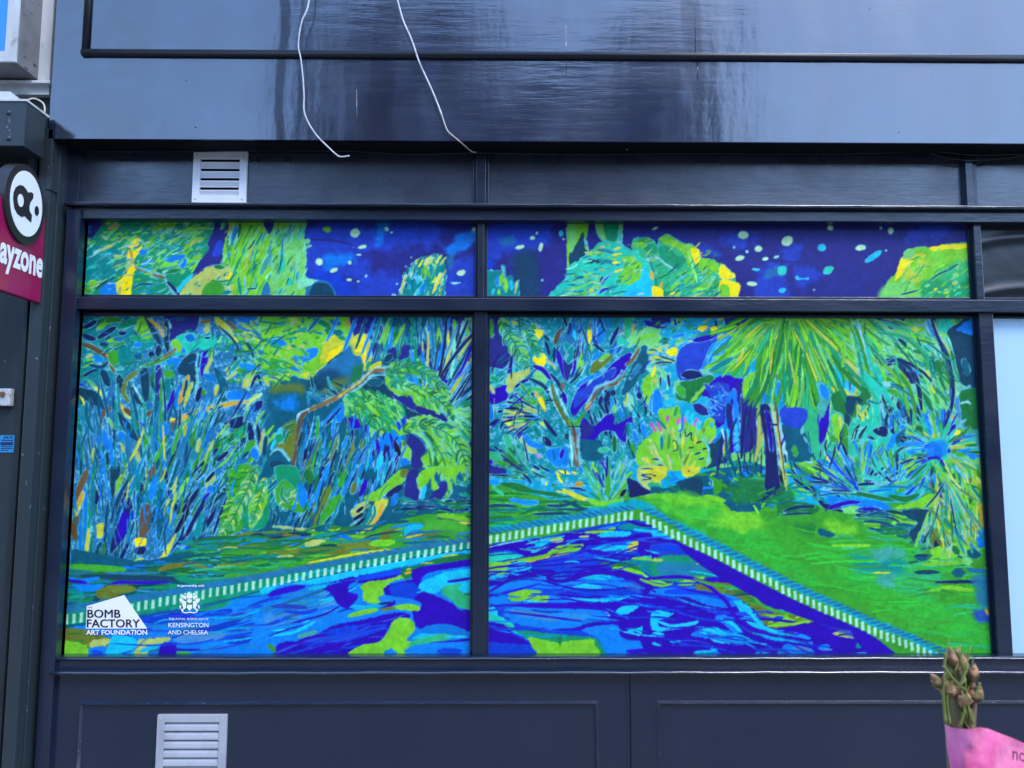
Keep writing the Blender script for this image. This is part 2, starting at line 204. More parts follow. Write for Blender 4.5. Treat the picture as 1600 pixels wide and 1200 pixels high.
PAINT = ['''
@ 0 0 1
h -
!I 0 0 250 1660 250 1660 600 0 600
clip 0 752 0 480
# ---- upper left pane, left part
@ 120 340 5
!G 1 -80 -40 1100 30 1060 110 1020 200 1030 250 910 430 760 640 -80 700
!T 2 40 230 300 230 420 330 400 440 200 480 40 480
h P 1
% llGgTelG 95 11 3.6 a-33,14 200 40 1100 40 1030 250 910 430 600 430 200 200
% TGGTlkA 46 15 3.4 a-20,10 30 150 200 150 420 330 420 400 200 560 40 600
% glkyg 22 9 4 a-40,12 170 45 380 45 350 250 200 200 60 330
% lleG 30 13 5 a-30,12 560 50 1050 50 1000 230 760 300 600 200
% lgGg 26 14 5 a-22,10 480 330 1000 250 920 420 700 470 460 400
% TlPUG 30 12 3 a-8,14 420 430 700 470 800 600 420 600
l 46 600 100 680 60 760 60
l 50 760 180 860 110 960 70
l 44 830 250 900 190 990 160
l 40 660 380 760 350 900 340
E 34 560 400 680 420 800 410
!Y 1.2 410 200 480 160 515 210 490 270 450 320 440 360 465 400 440 450 400 595 300 595 300 500 390 430 385 350 400 270
k 26 340 540 330 600
O 20 410 240 430 300 420 380
% yklYG 26 7 2.6 a-60,25 390 190 500 190 460 450 400 590 310 590 380 430
!U .8 490 260 540 240 550 270 505 300 h
U 26 510 375 560 340 600 330
!U 1 700 320 830 285 855 340 835 405 780 350 720 350 h
H 22 740 240 800 250 830 240
!U 1.5 165 600 200 530 290 480 310 600
k 26 130 275 220 240 300 200
k 22 290 300 360 300 400 270
k 20 200 140 230 170
O 20 250 90 330 60
b 26 460 388 560 430 690 475 f
P 10 455 380 560 415 690 455
P 30 690 480 730 540 760 600
N 24 712 505 750 545 800 605 f
K 16 150 560 210 510 290 470
K 14 430 560 500 520 600 520
g 40 60 560 110 580
l 40 90 520 150 500
T 40 60 300 120 270
K 26 60 60 110 70
!I 1 40 40 215 40 130 150 110 160 60 110 40 110
U 30 50 85 110 80
G 20 50 120 110 110
!I 1 480 44 530 44 500 56
!J 0 0 0 0 0 0 0
'''.replace("!J 0 0 0 0 0 0 0", "") + '''
h P 1.4
!I .6 1100 40 1212 40 1180 130 1142 250 1152 350 1060 368 1000 390 910 440 960 340 1035 250 1020 205 1060 120 h
!B .5 1090 200 1140 180 1140 280 1060 300
h P .9
% lllekg 60 11 3.4 a-34,14 160 60 1060 50 1000 250 900 420 600 440 240 380
% PCLM 30 12 1.8 a-30,14 60 200 900 100 900 420 200 560
% gEDT 26 12 2.6 a-32,14 100 150 1000 100 900 400 200 560
# khaki mound
!k 1.5 905 470 1000 400 1060 375 1160 375 1240 440 1240 600 800 600 860 500
% kyGTgP 30 9 3.4 a-25,15 860 470 1240 400 1240 600 800 600
E 34 1080 385 1150 385
C 30 790 580 830 520 900 450
E 14 1050 490 1120 500 1200 490
g 14 1120 520 1180 520 1230 505
!Y 1.2 1170 440 1200 425 1225 450 1210 480 1165 478
!g 1.4 1000 530 1120 500 1180 600 980 600
T 26 1140 590 1200 580
# frond fan
!l 1.5 1165 140 1190 180 1220 60 1600 40 1600 600 1240 600 1230 450 1180 380 1145 330 1145 240
h M .8
% llegkGl 80 16 4 a-63,9 1160 60 1600 45 1600 600 1250 600 1150 350
% TGQP 14 22 3 a-68,7 1300 200 1600 100 1600 500 1380 560
g 30 1180 180 1185 260 1190 330
U 26 1245 70 1225 140 1215 215
L 9 1230 60 1200 130 1190 210
L 9 1265 80 1245 170 1225 230
U 14 1190 270 1185 310
y 16 1380 180 1350 300 1310 400
g 24 1450 330 1400 400 1370 470
Q 40 1540 150 1500 300 1440 440
T 26 1265 470 1280 600
P 16 1310 470 1320 600
N 10 1330 560 1400 555
!H 1 1485 500 1505 540 1530 600 1435 600 1450 560
!I .8 1445 40 1560 40 1558 110 1510 125 1480 100
# ---- upper left pane right part
@ 430 340 5
h -
!I 0 200 30 1590 30 1590 620 200 620
~B 14 230 120 600 60 800 200 700 300 760 500 500 480 240 460
~B 16 800 100 1200 80 1300 180 1100 240 800 230
~B 16 600 480 900 420 980 560 700 600
~B 12 1320 400 1560 300 1560 600 1330 600
~R 14 240 480 500 420 700 600 480 600
~U 9 370 320 440 285 600 285 620 350 480 380 430 410 390 390
~U 7 790 200 810 80 900 70 850 170
~U 6 1320 280 1380 210 1440 120 1560 100 1500 240 1400 290
~H 8 1320 320 1400 290 1360 420
I 20 250 170 460 180 600 210
h -
!H 1 230 610 245 545 320 490 400 498 450 540 492 610
!K .8 270 610 290 530 380 510 440 550 470 610
h P 1.2
!e 1.4 0 50 240 50 225 120 228 165 270 178 240 215 280 218 240 250 240 340 235 470 330 490 240 550 218 610 0 610 h
% MeAeQ 34 18 5 a-72,8 40 60 230 60 235 480 40 520
% lleg 20 15 5 a-60,10 0 70 70 60 60 300 0 400
% lle 18 15 5 a-40,14 0 470 230 480 220 600 0 600
T 14 60 150 50 300 30 440
G 18 30 90 10 150
G 16 50 560 30 600
A 40 100 480 130 520
!M 1 180 480 325 490 240 540 190 560
*l 34 22 10 405 92
*w 36 32 -20 625 120
*w 14 16 -20 870 90
*w 8 4 0 910 115
*w 32 13 -15 680 228
*w 20 9 5 655 290
*w 24 26 -30 345 345
*w 14 16 0 583 352
*w 30 16 -25 458 412
*w 22 12 5 578 486
*w 11 9 0 648 498
*L 5 8 30 710 455
*L 3 3 0 608 232 1062 310 1020 380 950 520
*w 34 22 -10 1450 432
*w 17 17 0 1553 90
L 6 1375 508 1400 512 1445 508
h L 1.3
!T 1 965 610 1000 500 1000 440 1050 400 1085 345 1190 298 1300 295 1335 400 1330 490 1280 610 h
% lgGle 20 11 4 a-78,10 1140 340 1270 340 1250 480 1150 480
% UTCD 20 11 4 a-75,10 1000 420 1130 370 1130 600 990 600
% TGU 12 13 4 a-72,8 1150 470 1260 440 1230 600 1140 600
% yYk 12 7 4 a-62,10 1080 340 1320 300 1300 330 1100 380
% ykM 12 9 3.6 a-70,8 1230 480 1340 370 1330 480 1260 600
Y 20 1230 590 1270 500 1290 440
y 14 985 590 1000 510 1020 450
y 12 1180 350 1210 320
P 12 940 608 915 600
y 8 1080 380 1060 460
y 14 1330 310 1290 370
# ---- upper right pane
clip 752 2000 0 480
@ 755 340 4.156
h -
!I 0 0 40 1620 40 1620 520 0 520
~B 10 30 100 300 80 450 100 400 200 200 230 60 300
~H 9 110 130 180 110 200 170 120 180
~K 14 200 250 360 240 340 480 220 480
~R 7 20 220 90 300 60 400 30 400
~B 8 380 100 440 80 420 160
~B 7 1380 190 1450 170 1530 240 1440 240
h P 1.2
*w 28 12 -10 238 192
*w 14 30 12 374 192
*w 16 9 0 320 131
*w 7 12 30 350 101
*C 12 18 0 504 103
*L 5 5 0 383 405 520 140 55 345
*w 20 5 -20 1115 70
!T .8 40 512 60 400 75 350 115 345 118 310 138 312 145 385 185 380 205 430 225 405 228 430 205 512 h
l 30 115 430 125 370
l 26 150 480 145 400
l 20 100 470 105 500
C 22 185 470 180 410
U 20 90 380 92 440
C 16 60 500 65 470
P 10 125 310 132 350
k 12 220 410 208 490
!l 1 560 50 685 50 668 140 660 180 690 222 640 280 590 305 552 325 543 240 h
!K 1 600 180 650 90 660 200 680 222 600 300 560 310 560 230
!e .8 560 60 610 60 600 170 560 220
P 9 660 140 675 180 682 220
!e 1 735 50 888 50 895 175 860 180 820 150 775 150 740 90 h
!G .8 780 70 880 66 865 150 800 140
A 12 880 80 890 170
# round trees
!A 1.5 450 512 480 450 540 400 548 330 620 280 690 220 780 150 900 178 970 220 1040 260 1120 380 1140 512 h
!s 1.5 968 210 980 145 1040 125 1100 150 1125 190 1150 130 1200 112 1290 165 1370 180 1400 210 1412 265 1490 270 1560 330 1620 360 1620 512 1100 512 1120 400 1060 280 h
h P .8
% TTGAlK 60 11 3 a-14,9 480 450 700 230 880 220 880 320 740 330 740 500 460 505
% lleT 24 10 4 a-5,9 500 430 740 320 740 460 560 500
% lk 12 11 4 a0,10 620 260 780 170 860 180 740 250
T 22 740 210 800 215 850 235
T 26 770 280 830 290 880 310
Y 12 845 205 890 195
Y 12 840 242 900 235
Y 14 840 295 890 290
Y 14 845 355 905 338
O 12 760 340 790 345
!l 1.2 900 260 1000 250 1030 330 1025 430 930 435 880 380 920 330
% lgGl 20 10 4 a-40,10 890 270 1000 260 1020 420 900 420
!C 1 900 505 940 450 1015 400 1040 320 1085 400 1105 505
C 30 750 480 800 470
L 10 1000 500 1050 490
V 14 765 440 790 400 820 375
N 16 760 420 775 385
V 14 755 490 790 465 830 460
P 8 740 500 780 400 850 350
y 22 690 490 710 460
% TGQ 14 12 4 a-25,8 820 390 900 370 880 500 800 500
% sGAT 60 11 4.5 a-35,14 1120 250 1240 350 1400 340 1620 400 1620 500 1130 500
% lle 40 12 5 a-38,12 1190 400 1330 330 1480 330 1600 400 1600 500 1200 500
!G .8 1135 195 1200 185 1260 250 1310 245 1312 290 1260 345 1200 310 1150 250 h
!l 1 1150 130 1200 115 1290 170 1370 185 1400 230 1350 290 1330 330 1310 250 1240 190 1170 170
!Y 1 1345 200 1400 205 1408 280 1385 305 1360 270
!G .8 1040 185 1100 170 1130 195 1120 235 1060 220
% lg 12 8 4 a-30,30 985 150 1110 140 1100 180 990 200
A 20 1000 220 1010 270 1080 290
T 16 1070 240 1100 330 1110 380
L 8 1060 270 1130 260 1180 300 1250 340
O 24 1090 350 1100 400
G 22 1120 390 1125 460
O 20 1160 420 1150 460
!Y 1 1095 450 1170 470 1150 512 1120 512
Y 14 1215 500 1240 485
!l 1.2 1410 270 1490 275 1560 330 1540 380 1480 340 1400 340
!Y 1 1530 310 1600 345 1640 380 1600 400 1550 380
!Y 1.4 1560 430 1640 440 1620 505 1590 495
% GTg 20 8 4 a-40,14 1420 370 1540 380 1560 500 1440 500
e 20 1330 220 1360 320 1390 420
@ 1130 340 4.05
h -
~B 10 220 330 400 300 380 490 220 480
~B 12 380 200 480 180 480 260 400 280
~B 12 0 120 200 120 180 170 20 190
~B 10 470 330 620 340 540 430 460 400
~H 6 290 320 400 310 360 370 260 380
~B 14 1180 100 1400 60 1440 110 1200 150
I 12 20 240 400 280 760 268
h P 1.2
!Y 1.2 -20 290 50 350 30 390 -20 380 h
!Y 1.5 -20 400 40 400 112 432 70 470 98 497 -20 500 h
!l 1 -20 430 40 440 30 495 -20 495
*w 33 24 0 127 112
*w 38 30 -30 405 147
*w 23 17 -10 223 197
*w 30 14 -15 105 258
*w 17 8 -8 268 262
*L 15 5 -15 335 250
*C 24 24 0 622 191
*w 30 17 -8 870 191
*C 62 18 -35 950 247
*w 17 14 0 675 66
*w 15 20 15 1060 84
*L 6 6 0 998 66 1030 208 150 216 575 457 68 188
*A 26 26 0 374 336
*A 34 20 -25 665 332
C 9 185 328 230 330
C 10 465 385 500 388 540 386
*C 8 10 0 470 380
*w 33 14 4 182 419
*C 20 12 -20 375 460
!l 1.2 950 505 965 470 1040 410 1100 340 1128 255 1160 240 1185 200 1260 185 1310 190 1400 185 1440 163 1500 167 1520 230 1545 320 1560 505 h
h -
!Y 1.4 1100 340 1130 260 1220 240 1180 300 1090 400
!Y 1.2 1300 190 1430 170 1500 170 1490 200 1400 200 1340 215
y 26 1190 240 1280 240
~y 6 1160 330 1300 260 1240 400 1150 430
e 60 1200 210 1150 250
~G 8 1250 420 1380 380 1560 340 1560 505 1300 505
~e 7 1000 440 1200 400 1240 480 1000 500
~s 8 1400 300 1540 260 1550 350 1400 400
h M .6
% lleg 36 12 4 a-40,20 1180 230 1520 220 1540 400 1300 480 1100 440
% GseA 24 11 4 a-30,20 1300 400 1550 340 1550 490 1250 495
K 12 1295 412 1340 375 1370 355 1440 325 1485 295
K 10 1125 487 1190 472 1240 460
*Y 16 14 -50 1345 460
*y 18 12 -40 1410 465
k 20 1480 410 1450 420
''', '''
@ 0 0 1
h -
clip 0 750 480 2000
# ================= lower left pane base
!H 0 40 400 60 484 745 484 850 400 850 1100 740 1100 0 1100
$S .50 92 495 440 495 440 620 420 870 92 880
$P .30 92 495 440 495 440 620 420 870 92 880
~T 16 120 495 200 495 210 580 130 590
~D 20 440 560 560 540 620 640 560 720 430 700
~D 24 420 640 520 620 500 830 400 830
~D 20 430 700 600 700 600 850 400 860
@ 100 490 5
h P 1.5
% TGKgDTE 34 14 6 a-32,10 150 40 620 40 700 180 500 300 150 200
% TDGHQ 26 12 5 a-20,14 150 230 470 240 480 420 140 500
G 50 420 110 520 70 600 60
G 40 520 190 620 200 700 210
T 46 540 280 620 260 700 230
N 34 150 110 200 90 250 60
N 44 150 170 200 190 240 200
N 40 270 190 330 150 400 110
l 34 260 120 320 80 370 60
g 40 330 60 380 50 440 50
y 40 560 120 590 90 640 70
!l 1 560 120 620 75 660 90 690 170 640 200 580 160 h
N 40 430 150 480 150
K 36 280 240 340 240
l 34 345 215 400 205 430 215
H 34 390 200 460 200
g 24 380 260 480 220
U 40 550 250 600 235
r 38 140 235 220 265 330 330 f
O 24 330 320 360 360 380 440
b 24 360 400 395 460
!g 1.4 350 300 420 290 440 360 390 410 350 360 h
!T 1.4 430 280 500 260 520 340 480 420 430 380
U 50 225 350 300 360
k 20 175 340 220 325
l 16 160 370 230 355
l 18 150 420 230 385
K 30 200 400 290 420 340 380
N 22 150 490 220 450 260 440
!R 1.2 115 480 170 500 180 560 115 550 h
Y 22 190 520 260 590 325 665
g 14 180 515 250 570
!K 2 130 570 230 600 300 690 330 770 270 740 200 700 150 640 h
K 60 300 440 330 520 350 560
K 60 430 490 440 560 420 620
N 14 200 660 230 740
# trunk N and big indigo
!I .8 800 40 1040 40 1045 90 1000 150 900 170 860 230 800 290 790 150 h
K 40 800 60 800 200 810 290
L 12 820 60 835 110
!K 1 600 40 640 40 700 90 740 170 770 260 760 330 720 330 740 250 680 150 h
K 50 740 260 735 330
O 24 660 40 740 110 770 180
b 18 740 60 790 120 790 170
D 60 570 310 590 350
N 50 690 300 680 340
!A 1.3 850 220 900 170 1000 150 1050 180 1040 260 960 310 880 330 840 270 h
U 60 960 180 1010 200
U 40 900 260 940 300
!l 1.2 840 220 900 210 920 290 870 290 h
S 60 1060 170 1060 240
!U 1.4 770 370 900 350 950 380 900 430 800 440 h
!K 1.2 890 420 960 330 1040 320 1040 500 1010 610 980 620 960 500 900 470 h
b 28 870 280 800 330 700 380 600 420 f
g 20 870 300 780 360 640 410 560 460 500 520
o 34 620 430 520 490 475 560 465 620 500 680 f
!K .8 510 530 540 560 570 640 640 740 560 710 490 620 h
L 10 540 560 590 640 640 740
E 40 690 480 690 570
% DHTKG 22 24 7 a82,6 540 470 1000 440 960 760 640 760
!K 1 600 440 660 440 665 640 630 690 600 560 h
!I .8 715 430 765 430 765 600 760 760 740 930 710 930 715 760 h
T 44 800 480 810 580 790 680
g 60 780 460 850 480
V 30 860 600 840 680 800 760
U 40 900 560 880 680 860 750
P 14 1045 300 1040 420 1040 560 1020 650
N 16 1060 330 1050 420
!V .8 1090 290 1130 270 1140 310 1110 430 1075 500 1065 420 h
k 30 1160 310 1130 400 1100 470
O 44 970 490 930 620 900 700
K 24 960 520 950 590 935 650
y 26 1000 540 970 620 940 720
N 40 1070 580 1040 680
K 34 1170 620 1150 700
g 34 1090 600 1090 640
# bushy middle right of tile
% GgTAeG 40 9 4 a-40,30 1050 130 1300 130 1330 260 1200 330 1060 300
!A 1.4 1050 200 1180 170 1170 270 1060 280
N 14 1100 190 1140 190
k 34 1130 60 1110 150
S 40 1060 100 1070 160
b 34 1070 70 1140 50
y 60 1190 40 1250 110 1310 160
b 30 1270 60 1400 160 1520 200 1600 240 f
y 26 1250 130 1360 220
K 20 1210 100 1300 180 1350 250 1380 340 1440 390
% lgglkG 34 12 6 a30,20 1350 90 1600 200 1600 420 1450 380 1380 280
!U 1.4 1370 60 1500 40 1530 90 1450 130 1370 100 h
U 50 1540 150 1590 130
% lklk 12 12 6 a10,20 1400 100 1600 40 1600 120 1480 170
K 28 1390 190 1450 260 1480 340
K 30 1350 290 1330 380 1290 440
g 60 1330 440 1400 440
% gGgkT 30 11 5 a-45,30 1250 400 1450 380 1430 560 1280 560
!k 1.4 1390 570 1420 480 1500 440 1510 490 1430 580 h
N 24 1460 580 1510 480 1540 560
y 26 1560 500 1600 560
U 50 1100 480 1160 520 1190 600
!D 1.5 1170 420 1240 480 1290 600 1260 690 1210 660 1200 540 h
!H 1.3 1130 540 1180 560 1160 700 1120 660 h
y 26 1200 560 1180 640
U 50 1380 400 1450 420 1500 430
!U 1.3 1280 620 1340 600 1450 630 1430 670 1290 670 h
k 30 1430 760 1450 690 1540 630
O 34 1410 690 1300 700 1150 740 1000 760 f
!O 1 830 830 960 780 1060 740 1240 700 1420 680 1420 700 1200 740 1000 810 880 870 840 920 840 860 h
N 14 960 790 1010 765
Y 14 1030 780 1090 760
N 14 1140 750 1200 740 1240 720
Y 14 830 830 870 825
r 30 850 850 850 910
# second branch left
O 30 410 690 460 740 480 800
r 44 480 750 550 800 620 800 690 770 f
y 12 480 790 530 820
r 50 350 745 290 800 280 850 f
!O 1 260 870 300 880 295 960 310 1060 310 1120 270 1040 255 950 h
Y 20 280 900 265 980 290 1060
Y 26 125 650 150 710 175 770
y 22 170 760 190 860
O 14 190 830 195 900
N 24 200 880 210 970
# grass leaves, lower half
% TDHGKgKU 42 74 6.5 r640,3400 110 760 560 800 700 980 700 1200 100 1200
% DHTKUgK 34 70 6.5 r560,2400 700 800 1040 800 1180 900 1040 1200 700 1200
% DTKgHlN 36 40 5.5 a122,6 1100 800 1500 760 1600 900 1560 1200 1040 1200
!K 1.3 420 770 490 830 560 930 580 1000 510 960 450 880 h
V 28 600 850 630 900 650 960
E 40 560 850 620 920 660 1000
g 40 640 970 640 1060
U 50 440 930 470 980
!U 1.2 310 900 340 950 350 1030 400 1100 340 1080 300 1000 h
!K 1.5 330 1080 400 1130 440 1200 340 1200 h
y 30 230 1060 240 1190
T 40 120 860 130 920
E 50 120 1000 130 1200
k 26 450 1020 470 1080
k 28 560 1060 590 1160
l 16 350 820 380 880 400 900
!U 1.2 750 860 820 870 800 960 750 980 h
g 34 800 960 760 1060 700 1180
y 28 950 860 940 950
k 36 1060 980 1040 1080
k 22 1170 990 1100 1160
N 30 1200 1150 1280 1080
!N 1.2 1250 860 1330 820 1400 800 1400 870 1330 900 h
E 60 1340 950 1260 990 1180 1040
G 50 1430 900 1340 960
!N 1 1430 870 1480 870 1490 1000 1450 1030 h
N 30 1510 870 1530 980 1520 1100
P 12 1480 840 1500 1000 1520 1090
N 60 1480 760 1540 690
K 50 1380 980 1430 1000
k 26 1560 910 1540 1020 1530 1090
g 70 1330 1150 1430 1060 1480 1000
K 34 1580 960 1560 1110
U 60 1480 1060 1500 1130
K 24 1350 1170 1440 1080
% gGlg 16 9 5 a-50,14 1180 880 1420 900 1400 1000 1200 1060
''', '''
@ 420 730 4
h -
~D 6 -60 60 200 -60 1280 -100 1280 300 860 330 560 420 300 380 -60 390
@ 420 490 5
h P 1.3
# foliage mass top left
!l 2 -90 60 0 40 640 40 660 110 655 200 600 280 440 380 320 515 200 480 60 500 -60 420 -40 300 h
h e .8
% lllkle 60 12 6 a-12,18 0 50 620 50 600 250 300 300 0 300
h P .9
% GgTG 30 7 5 a-15,20 30 50 420 60 400 240 60 260
G 40 380 50 450 90 480 110
E 60 450 130 520 150
G 50 550 180 600 220
T 50 510 150 570 150
H 40 480 60 560 80
!U 1.2 0 220 90 200 140 240 60 260 h
!U 1.4 190 330 260 340 300 280 380 270 370 330 290 370 230 400 h
!U 1.4 80 360 180 400 290 450 260 470 160 430 h
% gUTlk 30 10 4 a25,20 0 280 300 300 330 460 60 520
% lgky 24 13 5 a20,12 0 380 160 470 130 540 0 560
!y 1.6 420 260 500 170 560 200 600 250 440 380 400 400
Y 30 460 370 400 420 350 460
!Y 1.2 470 300 560 260 620 230 600 270 520 330 450 380
!y 1.2 290 460 350 480 320 515 250 480
l 26 320 490 360 440 450 380
O 40 620 50 640 110
O 44 640 150 640 210
!g 1.5 10 350 80 380 60 480 10 470
# night sky
!I .8 640 40 910 40 880 150 880 260 840 330 810 360 790 200 740 160 680 180 655 130 h
I 60 840 60 850 150 830 260
# yellow clump
!y 1.5 640 220 680 170 740 160 790 200 800 370 780 430 720 440 650 300 h
!Y 1.2 680 200 740 170 770 220 760 300 780 360 740 395 720 300 660 300 700 250 680 230
G 40 790 380 770 440
# blue field
!H 1.5 380 460 460 400 560 330 620 260 660 320 720 340 740 440 700 540 600 560 500 520 400 560 h
h -
~K 12 300 540 480 440 600 500 420 660 300 640
~H 10 560 320 640 270 680 420 560 480
~o 8 40 560 260 550 250 640 30 640
~o 9 400 600 560 500 640 500 560 620 420 680
~E 6 660 420 740 400 700 540 640 540
~D 10 0 640 240 620 220 780 0 780
~U 10 60 700 200 640 200 760
h P 1
% HDTK 30 14 4 a60,30 300 560 640 560 560 640 300 720
# cypress
h L 1.1
!D 1.4 910 45 1450 45 1440 140 1400 260 1300 500 1260 430 1210 340 1180 330 1060 400 880 400 880 300 870 220 900 120 h
h Q .6
% TGDKHT 60 16 6 a80,8 900 60 1440 60 1380 260 900 250
h L .9
U 30 940 60 925 150 930 270
C 20 900 110 905 200
U 50 1270 80 1260 230
P 12 1240 60 1200 200
l 50 1390 60 1340 140 1330 220
l 50 1440 60 1420 180
l 20 1400 260 1410 200
E 50 1010 80 980 230
!I 2 960 270 1300 240 1290 480 1200 340 1060 360 960 340
K 60 1340 250 1300 420
K 50 910 370 960 320
g 20 880 350 900 300
# right stripes fan
!I 1 1380 60 1470 45 1600 45 1600 160 1500 160 1420 300 1380 480 1310 490
% SHNUPCM 60 28 5 a118,4 1480 160 1600 170 1600 660 1430 700 1370 500
L 20 1520 60 1500 160
L 16 1475 120 1440 260
N 20 1470 200 1420 260
O 28 1540 180 1460 330
k 30 1400 310 1360 420 1310 480
y 26 1580 240 1600 200
U 50 1550 200 1500 290
N 26 1600 280 1530 430 1450 590
N 20 1560 530 1500 680
U 40 1500 430 1440 580
P 22 1600 440 1540 560 1490 690
!V 1 1290 520 1350 505 1400 520 1380 550 1300 545 h
N 30 1380 360 1450 300
k 30 1480 720 1450 780
!I 1 1580 600 1600 600 1600 760 1520 740
# dark gap under
!K 1.5 700 560 820 480 900 480 930 590 1080 660 1140 700 1200 740 1300 770 1400 820 1380 850 1090 830 1040 720 860 640 760 600 h
I 80 960 600 1080 680 1200 760
D 60 780 540 880 530
I 70 1150 740 1300 790 1380 830
# branch
!y 1 800 400 880 370 870 430 780 450
b 34 1100 450 960 450 850 440 780 470 720 530 600 610 520 660 440 700 300 760 f
k 10 780 455 700 540 600 610
O 14 620 600 540 650
L 8 900 420 820 430 740 510
r 36 300 765 255 810 240 900 215 1000 190 1180 f
o 16 250 900 220 1050
L 8 310 745 230 790 215 880 190 1000 170 1100
b 28 1080 440 1150 480 1210 550
P 14 900 480 800 490 720 570 600 640
# leaf clusters
h P 1.3
% gGElM 36 9 5 a-30,25 920 420 1060 360 1180 340 1230 440 1270 500 1150 440 1000 430
!l 1.5 920 480 1080 480 1180 600 1380 590 1420 680 1340 700 1320 760 1150 710 1110 640 1020 640 930 580 h
% lGEGgG 44 10 6 a50,25 940 490 1100 500 1200 620 1390 620 1380 700 1300 760 1130 690 1000 620
!U 1 1090 500 1140 510 1220 590 1170 600 1100 560 h
E 44 990 530 960 570
E 40 1040 550 1040 600
E 30 1220 480 1330 550 1380 570
% GEGl 14 14 6 a35,8 1200 400 1300 540 1400 600 1250 600 1150 470
E 34 1280 620 1400 650 1420 730
E 50 1340 680 1350 740
l 60 1260 700 1320 740
!e 1.5 600 640 720 600 860 640 940 660 1060 760 1000 880 980 920 880 880 780 980 760 880 680 800 600 800 580 740 h
% GElGgElE 80 8 5 a45,28 620 640 860 640 1040 740 1000 900 880 900 790 960 700 800 600 760
!o 1 690 720 740 700 760 740 700 760
% EGE 16 12 6 a75,12 700 700 1000 720 1000 900 760 920
l 36 790 900 800 980
!k 1 870 900 920 900 900 1000 870 980 h
# blue wedge
!V 1.5 590 820 720 830 780 900 790 1010 740 900 640 900 h
!U 1.5 370 910 560 700 590 760 560 850 480 830 360 940 320 980 h
N 20 560 740 460 850 370 930 330 970
!U 1.8 920 900 1000 910 1060 960 1000 1060 990 1200 780 1200 800 1000 860 980 h
!R 1.5 1000 850 1080 810 1060 900 1010 920 h
% NHUTg 30 26 5 a95,6 300 850 780 900 800 1200 250 1200
% UNV 10 16 6 a92,8 760 960 1050 960 1000 1180 760 1180
!V 1 850 980 870 1060 870 1150 840 1120 835 1040 h
o 34 660 1030 640 1140
o 28 720 980 730 1100
l 16 540 970 530 1080
o 50 310 1150 290 1190
k 30 840 1140 820 1190
!X 1 980 990 1020 1040 1040 1120 1000 1100 975 1040 h
g 44 1070 1050 1090 1090
!l 1.4 1040 990 1120 1050 1110 1140 1060 1140 h
o 40 1060 1000 1070 1040
U 60 1010 1160 1090 1160
# left arcs
!o 2 60 960 120 870 220 840 200 1000 180 1140 110 1060 60 1040 h
E 24 90 1000 100 920 200 860
E 18 120 1010 150 940 200 910
T 24 130 900 110 980
C 24 20 1060 60 960 90 900
P 18 10 1100 60 1060 110 1080 160 1150
G 60 90 950 70 1000
!K 1 20 1160 80 1150 140 1190 20 1200
# palm right
!l 1.4 1050 880 1130 810 1260 800 1380 860 1420 900 1480 900 1560 1080 1560 1200 1200 1200 1180 1130 1240 1080 1200 960 1120 930 1020 950 h
!I 1.6 1090 930 1180 980 1230 1070 1190 1120 1200 1200 1110 1200 1120 1080 1080 1020 h
!E 1 1080 880 1200 900 1300 1000 1340 1200 1270 1200 1240 1050 1180 940 1100 900
E 34 1120 830 1300 870 1440 940 1520 1060 1550 1200
G 30 1180 860 1340 920 1450 1060 1520 1180
k 26 1080 830 1200 880 1340 890
y 26 1200 850 1300 890
% llgll 30 20 6 a55,8 1290 950 1420 940 1480 1190 1360 1190
% G 12 16 3.4 a35,8 1340 980 1480 1020 1500 1190 1360 1180
P 12 1060 890 1160 910 1260 1010 1290 1160
e 20 1090 920 1200 960 1270 1080 1280 1180
!e 1.5 1400 850 1430 760 1500 740 1600 750 1600 1000 1540 1010 1480 900 h
% lEGlK 30 12 6 a-28,9 1430 780 1600 750 1600 900 1450 870
% lGE 14 14 6 a55,12 1470 880 1560 880 1580 1040 1520 1000
!I 1 1520 1020 1600 1000 1600 1120 1550 1080
''', '''
@ 100 730 4
# lower leaves
h P 1.4
% TDHGKEU 44 66 6 a92,5 60 0 440 0 420 500 60 560
% TDKHEU 44 60 6 a110,5 420 0 800 0 700 420 380 540
% KTHUNED 44 46 5.6 a121,5 760 0 1040 0 980 420 700 460
r 40 140 30 100 130 70 220 f
r 44 80 310 60 380 70 440 f
O 30 120 160 90 240 80 300
Y 12 100 240 80 290
y 22 155 390 145 470 140 540
y 22 355 50 330 130 300 190
!K 1 290 0 350 0 340 80 300 200 h
!y 1 200 370 245 350 240 430 205 440 h
!N 1.5 400 180 430 260 400 400 330 500 290 540 300 440 360 300 h
!V .8 365 280 410 300 390 400 340 480 330 420
K 26 400 80 340 200 290 350
N 16 410 110 360 220
R 22 430 270 425 330
U 46 580 60 560 130 540 200
!r 1 480 260 540 240 540 380 510 430 470 430 h
r 40 560 0 540 60
!Y 1 440 450 510 445 510 490 450 495 h
!N 1 440 510 510 495 500 540 450 545 h
y 14 440 590 490 570
!D 1 580 160 620 140 640 300 600 440 580 430 h
!U .8 740 110 700 230 690 250 720 140
l 24 790 60 720 160 670 260
y 16 700 120 640 240
N 34 630 20 640 100
N 24 700 230 700 280
N 30 660 140 665 190
!X 1 770 250 690 400 720 400 780 290 h
!N .8 870 200 760 410 790 410 870 260 h
N 30 850 130 740 280
k 26 940 60 890 120
X 20 940 30 890 90
U 50 900 150 940 130
V 18 910 160 870 200
!y 1 690 420 700 440 640 560 600 620 520 650 560 600 620 540 h
N 24 410 460 370 540 330 640
N 26 290 570 260 600
K 30 230 470 200 560
E 30 250 480 230 570
N 16 1020 180 960 340 930 430
N 26 220 120 200 230
l 24 350 60 330 150
*X 14 12 0 1005 140 962 155
T 40 860 300 830 440
# right leaf
